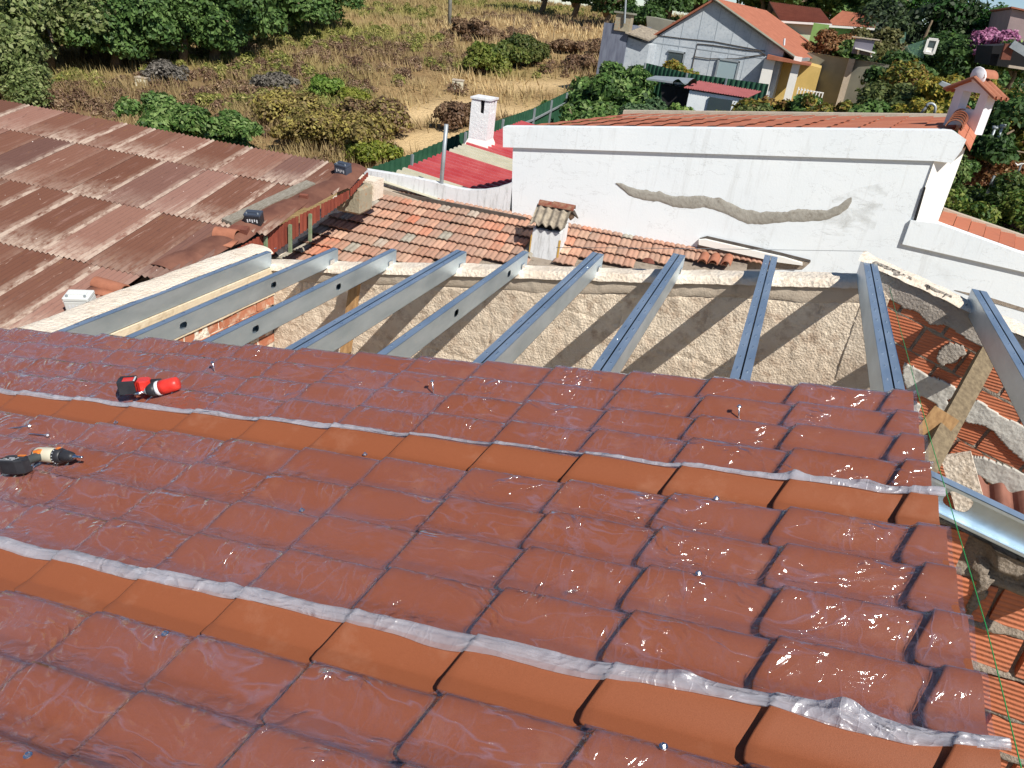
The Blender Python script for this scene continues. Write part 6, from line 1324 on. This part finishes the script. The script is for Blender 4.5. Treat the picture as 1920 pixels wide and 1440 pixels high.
for (lab, x, y, r, h, cols, leaf, n) in [
    ('bright green broom bush alone in the field', 614, 184, 1.0, 1.3, L3((88, 120, 44), (112, 142, 58), (138, 158, 78)), .08, 5000), ('yellow-green low bush right of the broom bush', 668, 196, .9, .9, YG, .07, 4000),
    ('brown and yellow bramble behind the roof corner', 660, 282, 1.9, 1.6, BRB, .07, 9000), ('brown bramble left of the sandy patch', 720, 245, 1.7, 1.5, BR + BRB, .07, 8000), ('yellow-leaved bramble right behind the hedge', 575, 275, 1.6, 1.5, BRB, .07, 8000),
    ('yellow-green bramble at the far corner of the corrugated roof', 690, 300, 1.1, .9, YG, .07, 5000), ('brown bramble above the hedge right end', 545, 225, 1.8, 1.1, BRB, .08, 7000),
    ('long green bramble mound in mid field, left part', 905, 130, 1.9, 1.5, L3((84, 104, 40), (112, 128, 50), (136, 140, 70)), .09, 7000), ('dark green bramble mound in mid field, right part', 985, 112, 2.2, 1.8, L3((60, 78, 36), (84, 98, 46), (110, 112, 60)), .09, 9000), ('green bramble mound in mid field, centre', 945, 118, 1.9, 1.5, L3((70, 88, 38), (98, 112, 48), (120, 124, 62)), .09, 7000),
    ('dark scrub bush right of the utility pole foot', 862, 62, 1.3, 1.5, BR, .1, 4000), ('dark conical scrub bush right of the pole', 895, 72, 1.2, 1.9, BR, .1, 4000), ('small dark scrub bush right of the conical one', 928, 72, 1.0, 1.0, BR, .1, 3000),
    ('brown scrub bush near the annex wall', 1128, 100, 1.3, 1.0, BR, .09, 4000), ('brown scrub bush left of the fruit tree', 1062, 94, 1.3, 1.0, BR, .09, 4000), ('brown bush above the sandy track', 1100, 125, 1.2, 1.0, BR, .09, 4000), ('dry bush between the sandy patch and the white chimney', 850, 235, 1.3, 1.2, BR, .07, 5000),
    ('grey twiggy bush below the shaded oaks', 318, 150, 1.3, .9, L3((110, 104, 96), (136, 130, 120)), .08, 4000), ('grey twiggy bush in the brown scrub', 520, 165, 1.5, .8, L3((110, 104, 96), (130, 124, 112)), .08, 4000),
    ('rose bush with pink flowers inside the green field fence', 1040, 215, .9, 1.0, GREENB, .06, 4000)]:
    b_ = ground_hit(x, y + 6); tree('bush', lab, b_, 'f' + str(x), r, h, n, leaf, cols, x, 1., fg, 'shrub', 14, False, low=.25)
# brown heather clumps, green undergrowth and dry grass, joined masses
def in_field(x, y):
    px = proj(np.stack([x, y, gz(x, y)], -1)); ok = (px[..., 0] > -120) & (px[..., 1] > -60) & (px[..., 1] < 360) & (y > 17)
    # keep clear of the yards on the right side of the field fence
    fx = np.interp(y, [16.6, 18.4, 20.6, 25.5, 33, 42, 60, 90, 140], [atY(672, 322, 16.6)[0], atY(770, 289, 18.4)[0], atY(870, 247, 20.6)[0], atY(1000, 203, 25.5)[0], atY(1110, 150, 33)[0], -10, -12, -2, 20])
    return ok & (x < fx - .2)
def scatter(n, seed, ymax=120, p=1.0):
    g_ = np.random.default_rng(seed); Y_ = 17 + (ymax - 17) * g_.random(n) ** 1.5; X = Y_ * (-1.45 + 2.0 * g_.random(n)); k = in_field(X, Y_); return X[k], Y_[k], g_
X, Y_, g_ = scatter(8000, 61); s_, gr_, b_ = masks(X, Y_); k = (s_ < .28) & (b_ + .25 * g_.random(len(X)) > .36); X, Y_ = X[k], Y_[k]
Xm = np.stack([X, Y_, gz(X, Y_) + .08, (.22 + .28 * g_.random(len(X)))], -1); P, fc, C = leaves(Xm, 130000, .07, L3((98, 74, 60), (124, 96, 78), (146, 118, 94), (170, 148, 118)), .4, .5, .6, 62)
tag(link('heather_scrub', quadmesh('heather_scrub', P, fc, C), None, LEAF), kind='stuff')
X, Y_, g_ = scatter(6000, 71); s_, gr_, b_ = masks(X, Y_); k = (s_ < .3) & (gr_ + .3 * g_.random(len(X)) > .42); X, Y_ = X[k], Y_[k]
Xm = np.stack([X, Y_, gz(X, Y_) + .1, (.2 + .3 * g_.random(len(X)))], -1); P, fc, C = leaves(Xm, 90000, .08, L3((96, 108, 50), (128, 136, 64), (158, 156, 84), (174, 164, 104)), .4, .5, .6, 72)
tag(link('green_undergrowth', quadmesh('green_undergrowth', P, fc, C), None, LEAF), kind='stuff')
X, Y_, g_ = scatter(300000, 81, 130); s_, gr_, b_ = masks(X, Y_); k = g_.random(len(X)) > np.clip(s_ * 1.5, 0, .97) * 1.0; X, Y_, b_, gr_ = X[k], Y_[k], b_[k], gr_[k]
cl_ = fbm(X * .5, Y_ * .5, 0, 3, 90); k = g_.random(len(X)) < np.clip(.55 + cl_ * 1.6, .1, 1); X, Y_, b_, gr_, cl_ = X[k], Y_[k], b_[k], gr_[k], cl_[k]; n = len(X); print('blades', n)
Z = gz(X, Y_) - .03; h = (.22 + .38 * g_.random(n)) * (1 + .8 * np.clip(cl_, 0, 1)); an = g_.random(n) * 6.283; w_ = .012 + .0007 * Y_; ln = g_.normal(size=(n, 2)) * .16 + np.array([-.1, -.02])
b0 = np.stack([X + np.cos(an) * w_, Y_ + np.sin(an) * w_, Z], -1); b1 = np.stack([X - np.cos(an) * w_, Y_ - np.sin(an) * w_, Z], -1); tpp = np.stack([X + ln[:, 0] * h * 2, Y_ + ln[:, 1] * h * 2, Z + h], -1)
v = np.stack([b0, b1, tpp], 1).reshape(-1, 3); fc = np.arange(3 * n).reshape(n, 3)
ca, cb, cc = np.array(srgb(226, 204, 156)[:3]), np.array(srgb(184, 154, 108)[:3]), np.array(srgb(160, 160, 84)[:3]); q = g_.random(n)[:, None]; c = ca * q + cb * (1 - q); st = np.clip(sum(gspot(X, Y_, *w_q) for w_q in ((1010, 70, 9, 9, 0), (1100, 60, 8, 8, 0), (900, 160, 3, 3, 0), (770, 215, 2, 2, 0))), 0, 1)[:, None]; ol = np.array(srgb(158, 142, 94)[:3]) * q + np.array(srgb(122, 102, 70)[:3]) * (1 - q); c = c * (.25 + .75 * st) + ol * (.75 - .75 * st); c = c * (1 - gr_[:, None] * .75) + cc * gr_[:, None] * .75; c = c * (1 - b_[:, None] * .35) + np.array(srgb(138, 108, 82)[:3]) * b_[:, None] * .35
tag(link('dry_grass', quadmesh('dry_grass', v, fc, np.repeat(np.concatenate([c, np.ones((n, 1))], 1), 3, 0)), None, STRAW), kind='stuff')
# ground cover in the gardens on the right
g_ = np.random.default_rng(91); X = []; 
Y_ = 19 + 50 * g_.random(2600); X = Y_ * (-.2 + .52 * g_.random(2600)); Xm = np.stack([X, Y_, gz(X, Y_) + .1, .25 + .35 * g_.random(2600)], -1); k = ~in_field(X, Y_) & (Y_ > 21.5); Xm = Xm[k]
P, fc, C = leaves(Xm, 60000, .10, L3((66, 80, 36), (96, 104, 50), (128, 116, 70), (120, 88, 60)), .5, .5, .5, 92); tag(link('garden_undergrowth', quadmesh('garden_undergrowth', P, fc, C), None, LEAF), kind='stuff')
